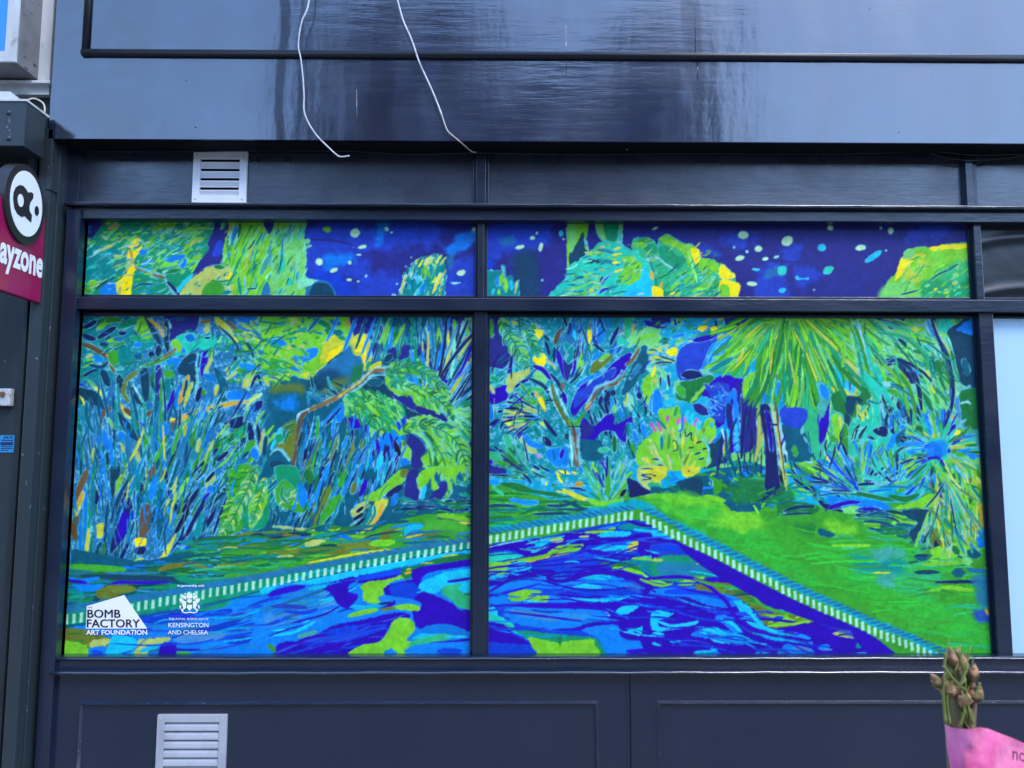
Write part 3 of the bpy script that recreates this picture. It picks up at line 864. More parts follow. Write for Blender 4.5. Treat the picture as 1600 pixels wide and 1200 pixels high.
!g 1.2 1040 0 1190 0 1130 180 1100 260 1120 380 1020 430 960 440 1000 280 1030 150 h
h -
E 10 1040 60 1080 80 1120 60
E 10 1030 110 1080 120 1130 100
E 10 1030 160 1070 180 1120 170
E 10 1020 210 1060 230 1110 220
E 10 1010 260 1060 270 1110 260
E 10 1000 310 1050 320 1100 310
E 10 990 360 1040 370 1090 360
E 10 980 400 1020 410 1070 400
% lklE 46 10 3 a-25,10 1020 0 1180 0 1110 380 960 430
h P 1
!G 1 1150 160 1190 110 1280 70 1280 330 1200 390 1130 380 1110 300 h
!l 1 1180 190 1230 130 1280 120 1270 220 1210 340 1170 360 1150 260 h
h -
% kEy 16 7 2.6 a-30,10 1180 150 1260 140 1220 340 1160 340
E 7 1170 230 1250 200
E 7 1170 260 1240 240
E 7 1180 290 1230 270
h P 1
T 60 1200 20 1180 70
!R 1.4 860 440 940 430 990 460 880 500 760 530 760 500 h
# lawn
@ 0 0 1
h -
!D 2 92 868 210 876 300 868 420 835 745 800 745 1032 92 1032
@ 100 730 4
~E 8 30 600 300 640 600 660 900 640 1280 560 1280 760 900 780 30 800
h -
% gDKUHGTE 120 44 5 a-2,4 30 590 400 640 700 560 1280 430 1280 680 700 780 400 800 30 900
K 34 110 680 400 690 700 700 860 690
E 34 520 640 700 640 900 660
o 40 600 640 760 600 900 640
D 70 640 580 800 550 1000 560
s 30 880 570 1000 560 1150 560
Q 22 850 580 1000 590 1130 580
g 30 1100 600 1280 590
g 30 1080 660 1200 680
K 30 980 480 1150 470 1280 430
V 18 1050 500 1160 470 1280 445
U 22 1050 520 1180 500
G 46 700 690 850 720 1000 700
l 18 980 670 1100 670
g 40 30 620 200 630 380 640
U 26 30 690 120 710 220 690
V 22 30 710 90 715 140 725
V 20 270 745 340 720 480 722 650 720 f
N 18 250 750 290 750
S 12 450 770 600 780 760 770
!o 1.6 190 790 270 740 420 740 450 770 380 790 260 830 h
o 40 300 770 440 760
U 40 60 740 150 760 240 740
T 30 30 780 120 790
U 20 450 800 600 800 720 780
R 24 30 890 80 880 130 900
E 30 120 830 180 830
# pool tiles band left
@ 0 0 1
~T 5 92 955 200 930 420 895 742 838 742 862 420 925 200 962 92 975
''', '''
@ 100 730 4
h -
# pool water left
@ 0 0 1
!U 1.5 60 990 92 985 230 962 420 922 742 866 780 860 780 1080 60 1080
C 8 232 958 320 942 420 917 520 895 640 872 730 858
Z 8 232 962 320 948 420 924 480 908
@ 100 730 4
!G 1.4 880 800 1040 820 1020 860 960 900 780 940 860 880
% UHRUB 60 50 6 a-8,4 440 920 1280 820 1280 1120 900 1170 600 1160
R 30 460 930 600 900 700 880
V 22 590 935 650 930 720 915
R 60 500 960 800 940 1040 900
U 40 560 1010 800 980 1030 960
R 40 700 1060 900 1020 1100 960
V 14 600 1130 700 1140 850 1140
V 12 1200 1080 1280 1060
S 60 700 1080 860 1060 1000 1050
!k 1.6 560 1070 660 1060 650 1090 560 1120 460 1160 400 1160 450 1090 h
!o 1.5 10 1010 140 1015 260 1060 330 1080 280 1120 150 1130 60 1090 10 1100
!l 1.4 10 1090 140 1110 130 1160 60 1175 10 1170
!k 1.5 180 1080 280 1070 300 1090 220 1130 160 1120
E 8 60 1090 130 1080
E 8 20 1040 110 1040
!C 1.4 320 1050 400 1060 460 1090 400 1160 300 1170 250 1140 280 1100
U 40 160 1150 260 1130
R 26 180 1150 240 1165
C 30 480 1150 600 1110
g 26 1180 1120 1280 1110
g 18 640 1165 760 1160 800 1170
!V 1.4 600 1120 700 1110 680 1150 600 1155
@ 420 730 4
h P 1.2
# above-lawn plants
% oTUKEHN 60 40 5 a110,6 220 -120 640 -120 480 250 280 370 200 340
% USHCN 30 24 5 a100,8 560 -60 850 -60 740 60 600 180 540 200
K 60 150 260 200 330
!G 1.2 40 0 170 0 200 80 210 170 180 180 110 100 70 120 h
!g 1.1 50 130 100 80 160 140 200 200 230 270 200 285 120 260 50 220 h
% lkyE 14 8 2.8 a-40,12 80 120 160 150 210 260 80 250
E 7 110 130 80 150
E 7 130 160 95 180
E 7 150 190 110 210
E 14 90 120 80 180 120 230
!U 1 180 110 210 100 240 180 230 260 190 220 h
E 60 240 20 260 90
o 44 380 120 330 230
!g 1.2 400 190 460 180 420 260 360 320 310 370 330 290 h
g 34 480 30 440 120
o 30 540 100 520 160
% DKE 16 20 5 a110,8 20 280 300 250 280 350 20 360
k 14 30 370 130 380 280 395
!V 1 590 90 620 80 600 160 560 180 h
!l 1.2 600 180 700 130 800 30 860 10 880 50 830 100 720 170 700 210 610 210 h
o 60 840 20 860 60
!y 1.2 660 220 740 200 740 230 700 300 640 380 570 420 590 380 650 300 h
O 22 710 230 690 300 620 390
E 10 660 240 660 300 610 370
T 18 640 240 620 320 560 390
k 20 600 220 540 280
!k 1 510 280 560 230 620 210 620 250 540 310 h
X 20 550 280 590 250
P 14 600 280 540 340 510 380 560 410
X 20 590 290 530 330
X 18 600 320 540 370
N 40 740 180 830 120
!I 1.6 870 30 940 20 960 140 930 220 850 200 850 120 h
!I 1.4 1000 200 1090 80 1120 120 1080 200 1020 220
U 34 800 170 770 240
% DKNTE 24 20 5 a0,6 780 210 1260 200 1260 300 800 290
% EGDK 20 20 5 a4,5 1110 100 1260 90 1260 280 1080 250
!l 1.4 940 40 1000 0 1070 0 1030 60 1060 130 1020 140 1010 70 960 150 930 110 h
!l 1.3 1080 0 1240 0 1230 60 1190 30 1170 110 1140 60 1120 100 1100 40 h
P 14 960 130 940 200
P 14 1240 0 1240 80
C 22 980 110 960 200
# lawn strokes
h -
!g 2 -260 470 -120 430 0 400 300 400 560 420 840 320 1070 290 1260 300 1260 450 900 520 500 570 200 640 0 690 -200 720 -300 640
% gDEogHUl 110 40 5 a-6,5 0 390 300 400 840 330 1260 300 1260 440 800 520 400 570 0 660
l 34 1060 300 1150 310 1250 330
y 18 1180 350 1260 350
g 60 950 380 1100 360 1250 390
C 34 850 420 880 380 960 370
K 30 0 440 150 420 260 420
U 26 380 450 450 430 520 450
U 26 10 480 100 490 200 470
S 16 20 490 100 490 180 495
K 22 280 500 400 490 440 500
o 60 440 490 600 480 680 500
l 44 640 480 720 470 780 470
!k 1.5 230 450 330 430 380 440 300 490 240 510
g 30 680 430 760 420 840 410
K 12 600 440 680 420 820 400
y 12 860 440 960 420
o 50 160 550 300 520 500 530
o 34 700 440 760 430
y 14 240 600 400 570 560 540 780 510
g 44 0 610 100 600 200 610
U 20 0 580 80 560
# tiles
@ 420 730 4
~H 4 0 660 480 570 860 500 1260 440 1260 470 860 530 480 610 0 700
~G 3 0 690 480 600 860 530 1260 470 1260 520 860 580 480 660 0 745
''', '''
@ 0 0 1
h -
~H 3 92 950 240 926 420 893 420 903 240 936 92 962
~G 3 92 962 240 936 420 905 420 922 240 958 92 978
D 2 92 979 240 960 330 944 420 920 520 898 640 872 740 858 n
@ 420 730 4
# water left panel right half
h -
!C 2 0 740 460 655 860 575 1260 510 1260 560 860 620 460 700 0 790
!U 2 0 780 300 730 560 700 800 640 1260 560 1260 1170 0 1170
D 7 0 745 200 710 460 655 860 575 1260 505
Z 60 30 870 200 850 380 800
~S 12 0 900 200 880 400 830 420 880 300 950 0 1000
~S 8 300 790 430 800 440 860 330 900
% URHUC 40 40 5 a-14,5 0 800 500 760 500 900 0 1060
V 40 0 800 100 770 220 745
B 30 20 870 140 870 240 880
R 22 100 900 220 910 300 890
!V 1.6 330 760 400 730 560 700 500 740 500 780 560 800 520 860 470 880 420 840 380 780 h
C 26 250 760 320 750 360 740
V 12 380 790 450 830 470 860
V 12 140 975 240 950 350 920 440 870
V 10 0 1055 100 1020 220 985
U 40 560 700 700 680 860 640
!V 1.6 540 720 660 680 900 640 860 680 740 720 700 760 600 730
R 34 560 700 760 660 900 640
!l 1.5 570 740 640 710 740 700 840 670 900 660 870 690 760 720 720 780 700 840 640 855 590 830 590 780 h
!E 1.3 830 640 940 610 1100 560 1260 530 1260 555 1100 600 960 620 900 680 850 700
y 8 950 600 1030 600
y 10 860 640 890 635
y 8 1080 560 1180 545
O 16 850 665 890 655
!V 1.6 740 740 900 700 960 680 940 760 1040 800 1160 860 1200 890 1260 900 1260 1010 960 1020 900 920 880 880 760 820 720 780
!R 1.6 760 740 900 720 940 770 880 840 780 810
!V 1.4 900 640 1100 600 1260 560 1260 600 1040 650 960 690 920 740
% CUZ 16 22 7 a-20,8 960 700 1260 640 1260 740 1000 770
!C 1.5 930 750 1040 680 1180 640 1260 640 1260 740 1120 740 1040 790
!s 1.6 1110 740 1260 740 1260 880 1200 880 1140 830 1080 790
V 20 1120 715 1200 705 1260 695
C 60 1200 760 1260 750
N 8 1220 795 1260 795
U 70 700 820 820 850 940 860
C 34 520 870 600 880 700 860
N 14 690 855 780 845
V 20 700 890 780 850 780 835
l 30 500 930 580 910 680 890
!l 1.4 780 870 860 855 940 870 930 900 840 890 780 890
o 20 700 890 790 880
!V 1.8 60 1100 240 1080 400 990 560 960 780 910 880 920 860 960 780 960 720 1060 640 1130 460 1150 200 1170 50 1170
!R 1.4 200 1090 400 1010 600 980 740 960 680 1030 400 1100 200 1110
% RBVV 24 44 5 a-12,5 100 1100 500 990 780 940 640 1110 100 1160
Q 30 180 1060 300 1030
!l 1.5 790 950 860 945 910 970 910 1020 860 1080 900 1090 1000 1090 900 1140 760 1130 640 1160 420 1165 560 1120 690 1090 740 1030 h
!s 1.4 880 1100 960 1060 1100 1030 1200 1040 1060 1100 900 1135
C 30 900 1070 1060 1030 1220 1020
U 60 960 1020 1100 1010 1230 1040
C 18 1100 1060 1240 1060
V 12 980 1110 1060 1095 1260 1080
V 16 1180 1085 1260 1075
U 60 860 1150 1000 1130 1260 1120
R 40 1060 1150 1200 1150
g 30 0 1110 40 1150
# white tile dashes
''']
PAINT += ['''
@ 0 0 1
h -
clip 750 2000 480 2000
# ================= lower right pane base
!Z 0 762 484 1560 484 1620 484 1620 1100 762 1100 700 1000 700 600
~T 20 770 500 1000 500 1000 720 770 720
$S .45 762 490 1030 490 1030 760 762 760
$P .34 762 490 1030 490 1030 760 762 760
@ 760 490 5
h P 1.7
% TEGsTA 60 9 4.6 a20,14 100 40 330 60 330 260 400 320 240 430 180 300 110 200
% UHTPUB 50 16 5 a-60,25 600 50 1180 50 1100 280 700 440 560 300
% UTKHN 70 20 5 a80,10 700 560 1300 560 1300 780 1100 1140 760 1140
% sGATU 50 14 5 a-30,25 30 420 300 440 160 700 30 860
% kyle 30 12 5 a-15,25 1000 130 1350 100 1350 260 1180 280
!I 1.4 30 40 100 40 100 150 180 230 210 320 160 400 100 430 60 370 30 250 h
g 30 40 60 40 180
V 26 200 330 190 400 170 470
!V 1 130 560 160 580 150 680 90 730 80 650 h
k 26 30 560 60 620
G 34 40 500 90 520
U 40 20 700 40 800 60 850
b 16 180 140 230 180 300 190 f
y 24 200 60 240 90
O 24 360 80 400 100
!g 1.2 345 110 380 90 400 190 370 210 h
!Y 1.2 380 130 430 130 440 170 410 200 370 190
C 30 290 120 330 130
b 12 340 220 420 300 480 360 560 440 f
!Y 1 365 340 420 310 465 330 470 370 430 420 370 380 h
k 14 470 360 540 430
N 28 460 220 480 270 490 320
N 20 450 170 490 210
r 34 600 120 560 160 540 230 f
N 22 530 260 530 340 530 380
!H 1.4 640 100 740 80 760 180 720 330 660 280 600 360 570 300 h
T 60 620 240 680 330 640 400
C 26 680 130 700 200
!V 1 560 280 600 380 620 520 600 500 570 420 545 330 h
!I .8 600 360 640 400 690 360 690 420 650 500 620 520 h
V 20 690 320 690 420 660 500
V 24 720 240 730 340
N 24 740 180 720 260
N 26 730 130 720 150
!Y 1 790 130 820 130 820 210 800 240 785 200 h
b 20 820 60 810 120
y 16 800 260 790 300
!l 1.2 740 300 800 240 830 260 780 380 740 470 710 460 h
*X 14 18 20 790 250
K 22 800 330 760 430 700 500 650 550
P 10 810 330 780 400 740 480
V 20 850 120 840 200 880 260
N 22 840 240 920 300
U 60 900 100 900 210
U 40 870 300 840 380
N 30 1030 110 1000 170 970 240
N 34 1070 200 1130 120 1170 70
!s 1.2 1070 60 1140 60 1130 140 1080 190 h
O 16 1160 80 1140 140
A 60 1040 200 1090 240
N 20 1160 150 1130 200
V 44 1240 60 1300 90 1350 80
!e 1.4 1150 140 1250 100 1350 130 1350 250 1180 250 1120 220
l 34 1150 230 1230 180 1330 170
g 24 1180 130 1240 110
!o 1.2 810 460 840 380 920 330 990 330 940 390 860 450 h
l 28 890 360 960 320
!U 1 700 560 800 490 900 460 1000 380 1060 350 960 450 850 520 760 580 h
!V 1.4 660 720 740 560 840 520 900 480 980 400 1080 320 1130 310 1120 380 1050 480 980 540 900 580 830 640 770 700 700 790 670 790 h
B 60 800 560 900 520 1000 440
!B 1 690 640 760 580 840 560 800 640 720 720 680 740
!D 1.6 1120 450 1180 300 1230 250 1270 300 1250 450 1200 480 1160 560 1080 640 1060 600 h
H 34 1130 500 1200 400
b 26 1190 280 1150 350 1100 400 f
b 28 1080 470 1020 540 960 560 890 590 840 650 800 720 780 760 f
P 12 1060 450 1000 520 920 550 850 590 800 680
O 30 810 700 780 750
N 40 960 610 930 690
N 34 900 650 880 710
N 40 990 600 990 640
N 26 930 700 950 790
k 34 1100 630 1090 720
M 30 1130 640 1130 760
U 24 1040 740 1060 820
e 30 1000 720 1000 770
C 24 1170 740 1150 800
N 44 1190 620 1200 660
!V 1.6 720 830 780 820 830 880 890 840 950 790 1000 800 1010 870 1130 800 1140 850 1090 860 1090 1000 1040 980 1000 920 900 920 840 1000 720 1000 h
!I 1 730 860 790 850 840 900 800 960 720 960
!D 1.5 720 990 840 990 900 1000 900 1140 740 1130
E 34 1000 960 1000 1080
U 30 1150 920 1180 1000
U 40 1220 870 1240 960
g 30 1130 1020 1160 1080
s 30 880 1070 950 1060
!l 1.5 1220 540 1260 480 1340 480 1350 560 1290 620 1260 700 1220 620 h
y 30 1290 530 1340 520
y 44 1270 300 1350 280
y 14 1290 380 1350 370
M 50 1260 430 1340 440
U 60 1320 620 1300 760
p 22 1280 850 1310 900
p 14 1330 840 1350 870
!l 1.8 1180 1050 1240 980 1350 940 1350 1200 1200 1200 1170 1130 h
y 40 1220 1130 1320 1180
k 16 1270 1060 1300 1070
# lower-left flowers/leaves
!k 1.5 170 480 310 440 330 400 340 470 260 520 220 580 190 620 165 600 h
e 90 390 470 450 530
N 22 220 580 290 530 350 510
V 34 370 410 440 440 500 510
N 26 500 470 560 540 600 620
V 36 600 620 620 700
b 30 590 540 600 590
T 60 470 620 500 700 560 760
K 30 340 510 440 560 500 640 540 740
o 30 510 560 530 660 570 740 620 830 660 890 f
L 10 530 540 560 640 600 720 650 820
L 8 490 560 520 680 580 800 640 900
% gFGK 16 14 6 a8,12 190 590 420 580 460 780 340 780 200 680
N 24 180 660 260 620
N 36 180 740 320 710
X 30 180 800 320 770
k 14 200 770 310 740
O 26 380 610 430 700 460 760
!Y 1 400 660 440 650 460 740 430 720
g 30 340 700 400 690
F 34 300 610 350 600
U 44 270 810 330 805 390 815
k 20 150 830 260 840 300 830
N 22 90 770 130 760
N 30 30 870 90 830
N 18 110 900 150 780
!V 1.4 20 900 80 1000 100 1080 200 1160 240 1200 20 1200
y 44 150 840 230 900 280 960
k 70 240 930 320 1030 380 1080
g 24 200 870 260 940
U 44 290 930 340 1010 440 1040
T 40 370 880 420 960
y 26 420 850 460 880
N 30 450 830 500 900 550 960
N 50 450 970 500 1030
!s 1.4 130 950 200 960 240 1040 270 1140 200 1120 h
!s 1.4 90 1080 160 1090 240 1200 160 1200
X 18 230 980 280 1050 310 1130
P 10 190 960 240 1060 300 1150
N 22 60 1040 200 1130 280 1200
!U 1.2 490 1060 600 1040 640 1060 630 1190 540 1190 460 1100 h
V 28 600 1060 580 1130
p 10 380 1110 420 1100
p 10 400 1130 430 1120
*K 20 26 0 630 960
!g 1.2 650 800 690 850 760 760 770 780 700 900 660 890 h
b 44 680 900 690 1000 700 1100 705 1200 f
r 16 660 950 680 1080 700 1200
L 12 650 920 665 1060 670 1200
P 10 725 900 720 1040 740 1200
% pV 5 9 3 a85,8 870 1120 960 1120 960 1200 870 1200
''', '''
@ 1020 490 5
h P 1.5
!I 1.5 0 40 140 40 120 100 0 100
% ygTUlE 60 9 4.6 a-20,20 0 90 330 60 560 50 540 130 280 230 180 240 0 240
% kyTPEy 26 13 4 a5,10 0 240 190 260 190 400 0 430
N 16 170 40 180 90
N 16 490 50 500 110
!Y 1 350 110 420 90 410 130 360 135
!Y 1 450 110 500 100 500 140 460 140
!Y 1.2 100 300 180 260 190 320 140 330 h
X 12 50 330 110 350 170 370
X 12 20 390 80 380 150 385
!I .8 560 40 760 40 700 110 660 130 580 110 h
!U 1.5 210 260 330 220 460 150 560 120 660 130 700 160 600 260 520 340 440 400 380 460 300 460 h
!B 1.6 220 270 350 210 470 160 540 170 440 270 390 400 360 470 230 540 180 420 h
V 40 320 210 420 190 500 160
N 70 240 480 320 480 380 490
T 36 600 220 480 320 410 440
U 26 650 170 500 280 420 420
C 18 640 130 520 230 430 330
k 30 510 190 550 170
P 14 370 440 430 470 480 460
% eMeY 24 10 5 a80,14 0 450 200 440 210 640 0 680
!U 1 10 610 50 600 80 700 60 800 0 760 h
N 14 60 500 60 560
N 20 120 480 130 570
C 50 100 700 170 680
!E 1.6 210 540 330 520 440 480 480 520 400 620 320 700 240 680 180 660 h
l 26 440 550 370 610 300 690
g 60 200 570 240 640
!V 1.7 400 600 470 520 560 480 700 500 700 600 680 700 700 800 700 1080 600 1080 580 860 500 900 460 820 430 740 440 660 380 640 h
~I 10 680 540 860 700 800 1080 680 1080 660 700
I 70 330 720 420 780
!B 1.4 470 540 600 560 570 700 540 860 450 780 440 680
% URB 30 12 6 a60,30 430 600 580 560 560 760 450 780
*L 5 5 0 545 640 487 652 520 790
!U 1 570 700 600 620 640 590 660 680 670 800 675 1080 640 1080 630 760 620 660 600 740 580 960 560 900 h
C 16 650 870 660 1070
C 16 580 900 600 980
!I 1 700 620 780 700 810 760 800 1020 700 1080 690 800 h
# palm canopy
h P 1.2
!g 1.6 880 40 1350 40 1350 500 1300 690 1200 730 1080 690 1060 560 980 520 940 460 900 320 820 320 700 400 560 460 440 460 460 400 560 320 660 240 760 130 h
!l 2 900 40 1350 40 1340 300 1240 320 1100 240 900 300 800 280 700 300 820 130
~l 6 1200 300 1300 300 1290 560 1230 560
!s 1.4 470 440 620 330 680 400 760 400 690 500 620 490 560 450 h
!Q 1.4 780 250 900 110 920 200 860 400 820 420 800 300
% llgelel 50 30 5 r1100,60 450 400 640 200 900 60 900 300 700 420
% sllGleT 60 34 4.6 r1130,-80 930 250 1340 200 1340 680 1080 700 960 460
% lel 30 24 5 a-30,24 900 50 1350 50 1340 200 950 200
T 40 620 350 530 400 450 450
Y 20 740 90 700 120 670 140
y 30 860 90 790 140 730 190
y 20 710 270 690 330 660 390
y 18 770 290 740 350 720 400
!Y 1 950 170 990 170 980 240 940 320 910 300 940 230
Y 12 1080 160 1050 210 1000 270
g 16 1090 260 1040 340 1010 430
g 16 900 120 880 240 870 340
L 14 810 240 760 300 740 360
L 12 840 320 820 440 760 560
T 16 760 410 740 460 700 500
!l 1.4 700 540 760 470 850 450 800 570 740 660 710 660 h
E 22 800 560 760 620 730 660
P 30 850 480 880 560 890 640
P 30 900 330 940 340 880 400
!I 1 860 420 910 380 940 440 970 480 960 580 930 560 900 480 870 500 h
% UgPGUl 40 20 5 a85,10 740 570 860 480 1040 530 1060 700 960 740 760 700
U 34 860 480 900 560 910 640
U 40 980 540 990 640
C 18 850 540 850 620
g 24 940 600 960 720
g 30 830 600 830 720
!D .8 1160 290 1190 290 1190 380 1160 440 1140 560 1110 540 1140 420 h
U 36 1110 360 1110 430 1110 510
E 20 1190 440 1180 500
% FseE 24 22 6 a82,8 1080 540 1240 460 1240 700 1100 680
s 60 1150 600 1160 680
!O 1 1250 560 1280 560 1270 660 1240 660
N 30 1290 380 1310 480 1320 560
U 34 1320 560 1330 680
Y 12 1330 320 1340 400
P 16 1290 200 1310 300 1340 400
% TPMg 16 26 4 a70,8 1270 120 1350 140 1350 400 1300 380
# below canopy
h P 1.2
!B 1.5 1000 740 1080 700 1200 730 1220 800 1160 880 1040 870 990 820 h
!D 1.6 1000 870 1200 880 1240 1000 1340 1000 1340 1160 1180 1160 1060 1150 1020 1000 h
!V 1.3 1240 830 1350 780 1350 960 1240 970 h
!N 1.2 1200 800 1300 760 1350 760 1350 820 1220 880
H 60 1260 800 1320 720
U 26 1230 1000 1240 1080
U 26 1290 1010 1320 1100
P 36 1190 850 1170 930
P 14 1180 960 1200 1000
k 30 1250 720 1240 800
r 14 1240 740 1220 760
g 40 1100 1040 1120 1110
L 8 1190 1160 1260 1160 1340 1160
# palm trunks
!k 1 810 760 850 750 870 880 880 1040 860 1160 780 1160 820 1040 820 900 h
!N .8 850 730 890 730 920 860 960 1000 970 1200 880 1200 880 980 860 860 h
V 34 880 760 920 920 940 1060
!L 1 900 720 940 700 980 780 1010 900 1040 1060 1050 1200 1000 1200 940 1080 960 960 920 820 h
r 20 950 690 970 760 980 860
r 18 970 900 990 980 1000 1060
k 50 980 1080 1010 1180
X 16 1030 1100 1040 1160
X 14 830 880 900 870 980 870
!e 1.4 640 1090 760 1080 880 1000 880 1200 600 1200 600 1120 h
l 30 780 1160 860 1120
T 50 600 1170 700 1180 800 1180
!K 1 400 1060 560 960 600 1060 600 1140 480 1200 380 1200
y 22 580 970 560 1060 540 1130
g 20 600 980 570 1120
L 12 540 900 560 980
U 22 530 930 500 980 440 1010
k 26 440 1010 480 960
!l 1.6 380 900 420 830 470 820 490 880 480 960 380 1000 340 980 h
*C 12 20 0 460 870
o 30 360 960 400 900
!e 1.4 500 1190 560 1170 620 1200 480 1210
!l 1.4 1050 1180 1200 1160 1260 1200 1040 1210
# bright bush with flowers
!l 2 40 760 130 740 200 720 240 820 350 860 400 950 430 1020 420 1200 0 1200 0 900 60 880 h
% lkyleky 40 18 5 r200,1500 0 900 350 850 420 1000 400 1200 0 1200
g 24 190 730 170 800
g 22 130 940 120 1060
g 24 210 1030 220 1130
g 22 280 1100 240 1180
p 24 120 800 110 840
p 24 210 820 190 860
p 24 250 810 240 860
p 24 345 820 330 880
p 22 40 850 60 920
p 20 0 880 20 920
U 16 230 780 230 900 200 920
C 20 270 770 280 860
C 18 310 780 300 870
C 24 350 850 360 900
T 26 70 960 70 1060
T 22 20 820 60 850 100 900
X 7 215 930 215 970
X 8 250 900 260 960 300 930 300 980 320 990
X 7 150 1000 170 990 190 1020 190 1060 150 1080
X 12 280 1050 320 1045
X 12 340 1010 380 1000
X 14 330 1100 370 1085
X 12 390 1060 430 1050
X 12 360 1140 400 1130
X 12 0 1135 40 1140
X 12 40 1180 80 1190
P 10 380 960 440 1080 420 1180
''', '''
@ 1280 490 5
h P 1.6
!s 1.5 0 40 1180 40 1200 600 1220 1200 0 1200
% esAleG 120 30 6 a60,20 0 60 1180 60 1200 1100 0 1100
~l 14 60 40 700 40 600 260 200 200
~A 14 200 240 400 240 520 600 560 1200 240 1200 300 600
~A 14 480 1000 1000 900 1000 1200 500 1200
~A 10 500 100 700 110 700 200 560 240
~g 14 0 60 200 60 260 340 0 260
~A 12 900 60 1060 60 1080 200 960 160
!I .8 350 40 690 40 620 110 560 130 460 100 380 70 h
!I .8 380 40 680 38 600 60 450 60
% glge 40 26 6 a52,10 0 60 200 60 320 340 200 380 0 200
% PTeM 30 34 4 a62,10 0 180 120 160 200 420 180 540 60 540
% lgele 60 26 6 a12,14 260 80 360 80 560 130 840 40 900 220 700 330 400 260
% legeE 60 28 6 a48,12 420 300 980 300 1020 500 1020 760 940 780 760 680 500 560
% legM 24 36 6 a66,7 900 50 1060 60 1160 560 1180 680 1100 700 1060 600
% lMe 14 34 5 a62,7 820 60 880 60 1060 700 1020 740 980 600
!Q 1 0 420 60 560 100 640 80 720 60 900 40 1060 0 1100
!V 1.4 0 840 40 800 80 700 70 900 30 1000 0 1010
U 60 20 560 60 660
N 26 200 150 280 210 320 240 f
N 12 270 160 310 190
r 12 230 160 270 200
L 30 270 230 330 260
H 26 335 160 360 220 385 275 f
L 44 400 270 460 290 520 300
g 30 400 330 430 430 470 510
P 10 390 340 420 480 480 560
y 14 120 310 130 360
Y 14 30 340 40 440
l 30 180 250 240 320
E 12 250 350 180 330 120 240
!k 1.2 190 370 280 360 310 480 320 560 280 640 220 620 200 500 h
!C 1.2 110 420 160 410 200 500 270 500 280 580 250 620 160 560 120 500 h
T 14 190 380 190 500 190 600
H 16 240 500 240 600
!y 1 100 570 200 590 260 640 320 620 260 660 120 620
!E 1.5 100 620 200 640 320 640 330 560 400 620 400 680 340 720 280 780 240 860 200 860 180 780 110 750 h
!K 1.2 200 650 330 660 320 720 250 790 230 880 195 830 210 760
y 16 420 640 380 720 340 790 300 820
% yE 16 9 4 a80,12 260 740 400 680 380 800 280 830
!l 1.2 100 800 160 790 190 850 200 1000 180 1120 130 1000 110 900 h
y 26 160 810 180 900
g 50 200 880 205 1100 f
g 40 100 960 120 1000
K 30 310 870 280 930 260 1010
K 22 370 880 330 940 300 1000
g 34 380 1000 340 1060
!g 1.2 430 1080 490 1010 510 1030 460 1140 420 1140 h
E 24 500 1050 460 1140
T 20 380 680 460 700 540 690
!A 1 380 280 470 460 560 600 540 680 440 660 380 520 360 380
!N .8 520 380 560 350 640 360 700 400 720 460 750 540 700 540 650 470 600 400 540 410 h
!X .8 535 440 590 430 630 500 590 480 540 480 h
l 34 620 440 690 540 720 620
T 26 480 320 580 325 700 360
U 40 700 360 780 400 760 390
U 40 720 430 770 470
T 34 740 370 830 410
N 34 700 380 780 440
N 22 780 480 830 510 880 530
y 44 830 450 860 490
!E 1.6 860 360 960 380 970 480 900 440 850 400 h
E 26 740 290 800 310
E 20 880 300 900 360
E 10 860 440 960 500
K 30 620 200 650 220 680 255
E 12 650 185 700 205 750 240
y 50 720 130 780 120
!N .8 560 540 620 570 700 620 760 700 790 780 800 840 760 830 740 760 700 680 620 600 560 570 h
U 34 540 545 620 570 680 610
L 36 500 540 560 560
P 12 540 600 640 650 720 740 760 830
!g 1 520 590 600 600 680 680 740 760 760 820 700 760 640 680 560 630 h
K 30 640 700 680 800 710 880
N 50 560 710 550 800
N 40 600 780 620 860
% NUTPK 40 20 6 a85,12 480 700 640 720 720 880 640 960 480 960
!N 1.2 420 910 520 880 530 960 460 950 h
K 24 380 960 430 980
U 50 600 940 560 1020 540 1080
U 44 640 880 660 900
!D 1.4 600 960 680 900 780 960 790 1000 640 1050 600 1010 h
N 60 640 970 680 1000
l 44 690 880 740 940
y 26 740 880 850 960
r 20 760 900 830 960 860 980
E 50 760 880 800 920
!E 1 800 610 860 660 920 760 950 860 900 800 840 720 h
l 30 770 640 800 720 830 780
g 40 870 600 930 700
y 26 870 560 900 620
!U 1.4 820 800 880 760 940 860 960 960 860 940 h
C 60 840 840 900 900 930 940
*y 34 18 -20 910 950
!R 1.4 810 1050 880 1000 950 1040 960 1120 880 1140 800 1180 780 1160 h
V 24 780 1170 860 1130 930 1130 980 1190
K 18 560 1150 620 1070 700 1030 790 1020 f
P 8 570 1170 640 1090 720 1050
U 30 700 1080 780 1100
!Y 1 700 1120 790 1120 790 1145 720 1155
T 36 600 1160 680 1130
N 22 570 1175 630 1150
# long dark stem
!N .6 870 40 900 60 920 150 970 230 1010 330 1050 460 1060 600 1040 740 980 860 960 900 975 800 1020 720 1020 620 1015 480 980 360 930 230 880 120 h
U 26 845 60 860 120 890 180
L 10 830 50 850 130 890 200
N 30 965 750 970 840
k 14 900 60 940 180 1000 260 1060 400
# right strip
!K 1 1000 140 1080 80 1180 50 1200 560 1130 560 1090 480 1060 340 1030 220 h
!U 1.4 1080 110 1130 60 1180 60 1180 160 1140 200 1100 140
D 50 1130 360 1160 480
E 20 1030 290 1050 380
P 30 1090 560 1130 620 1170 570
!S 1 1060 680 1110 660 1120 800 1160 900 1100 860 h
!E 1.2 1110 600 1200 600 1220 700 1220 920 1140 880 1110 760 h
L 12 1110 700 1150 690 1180 700
O 44 1040 830 1070 800
Y 16 1040 830 1060 830
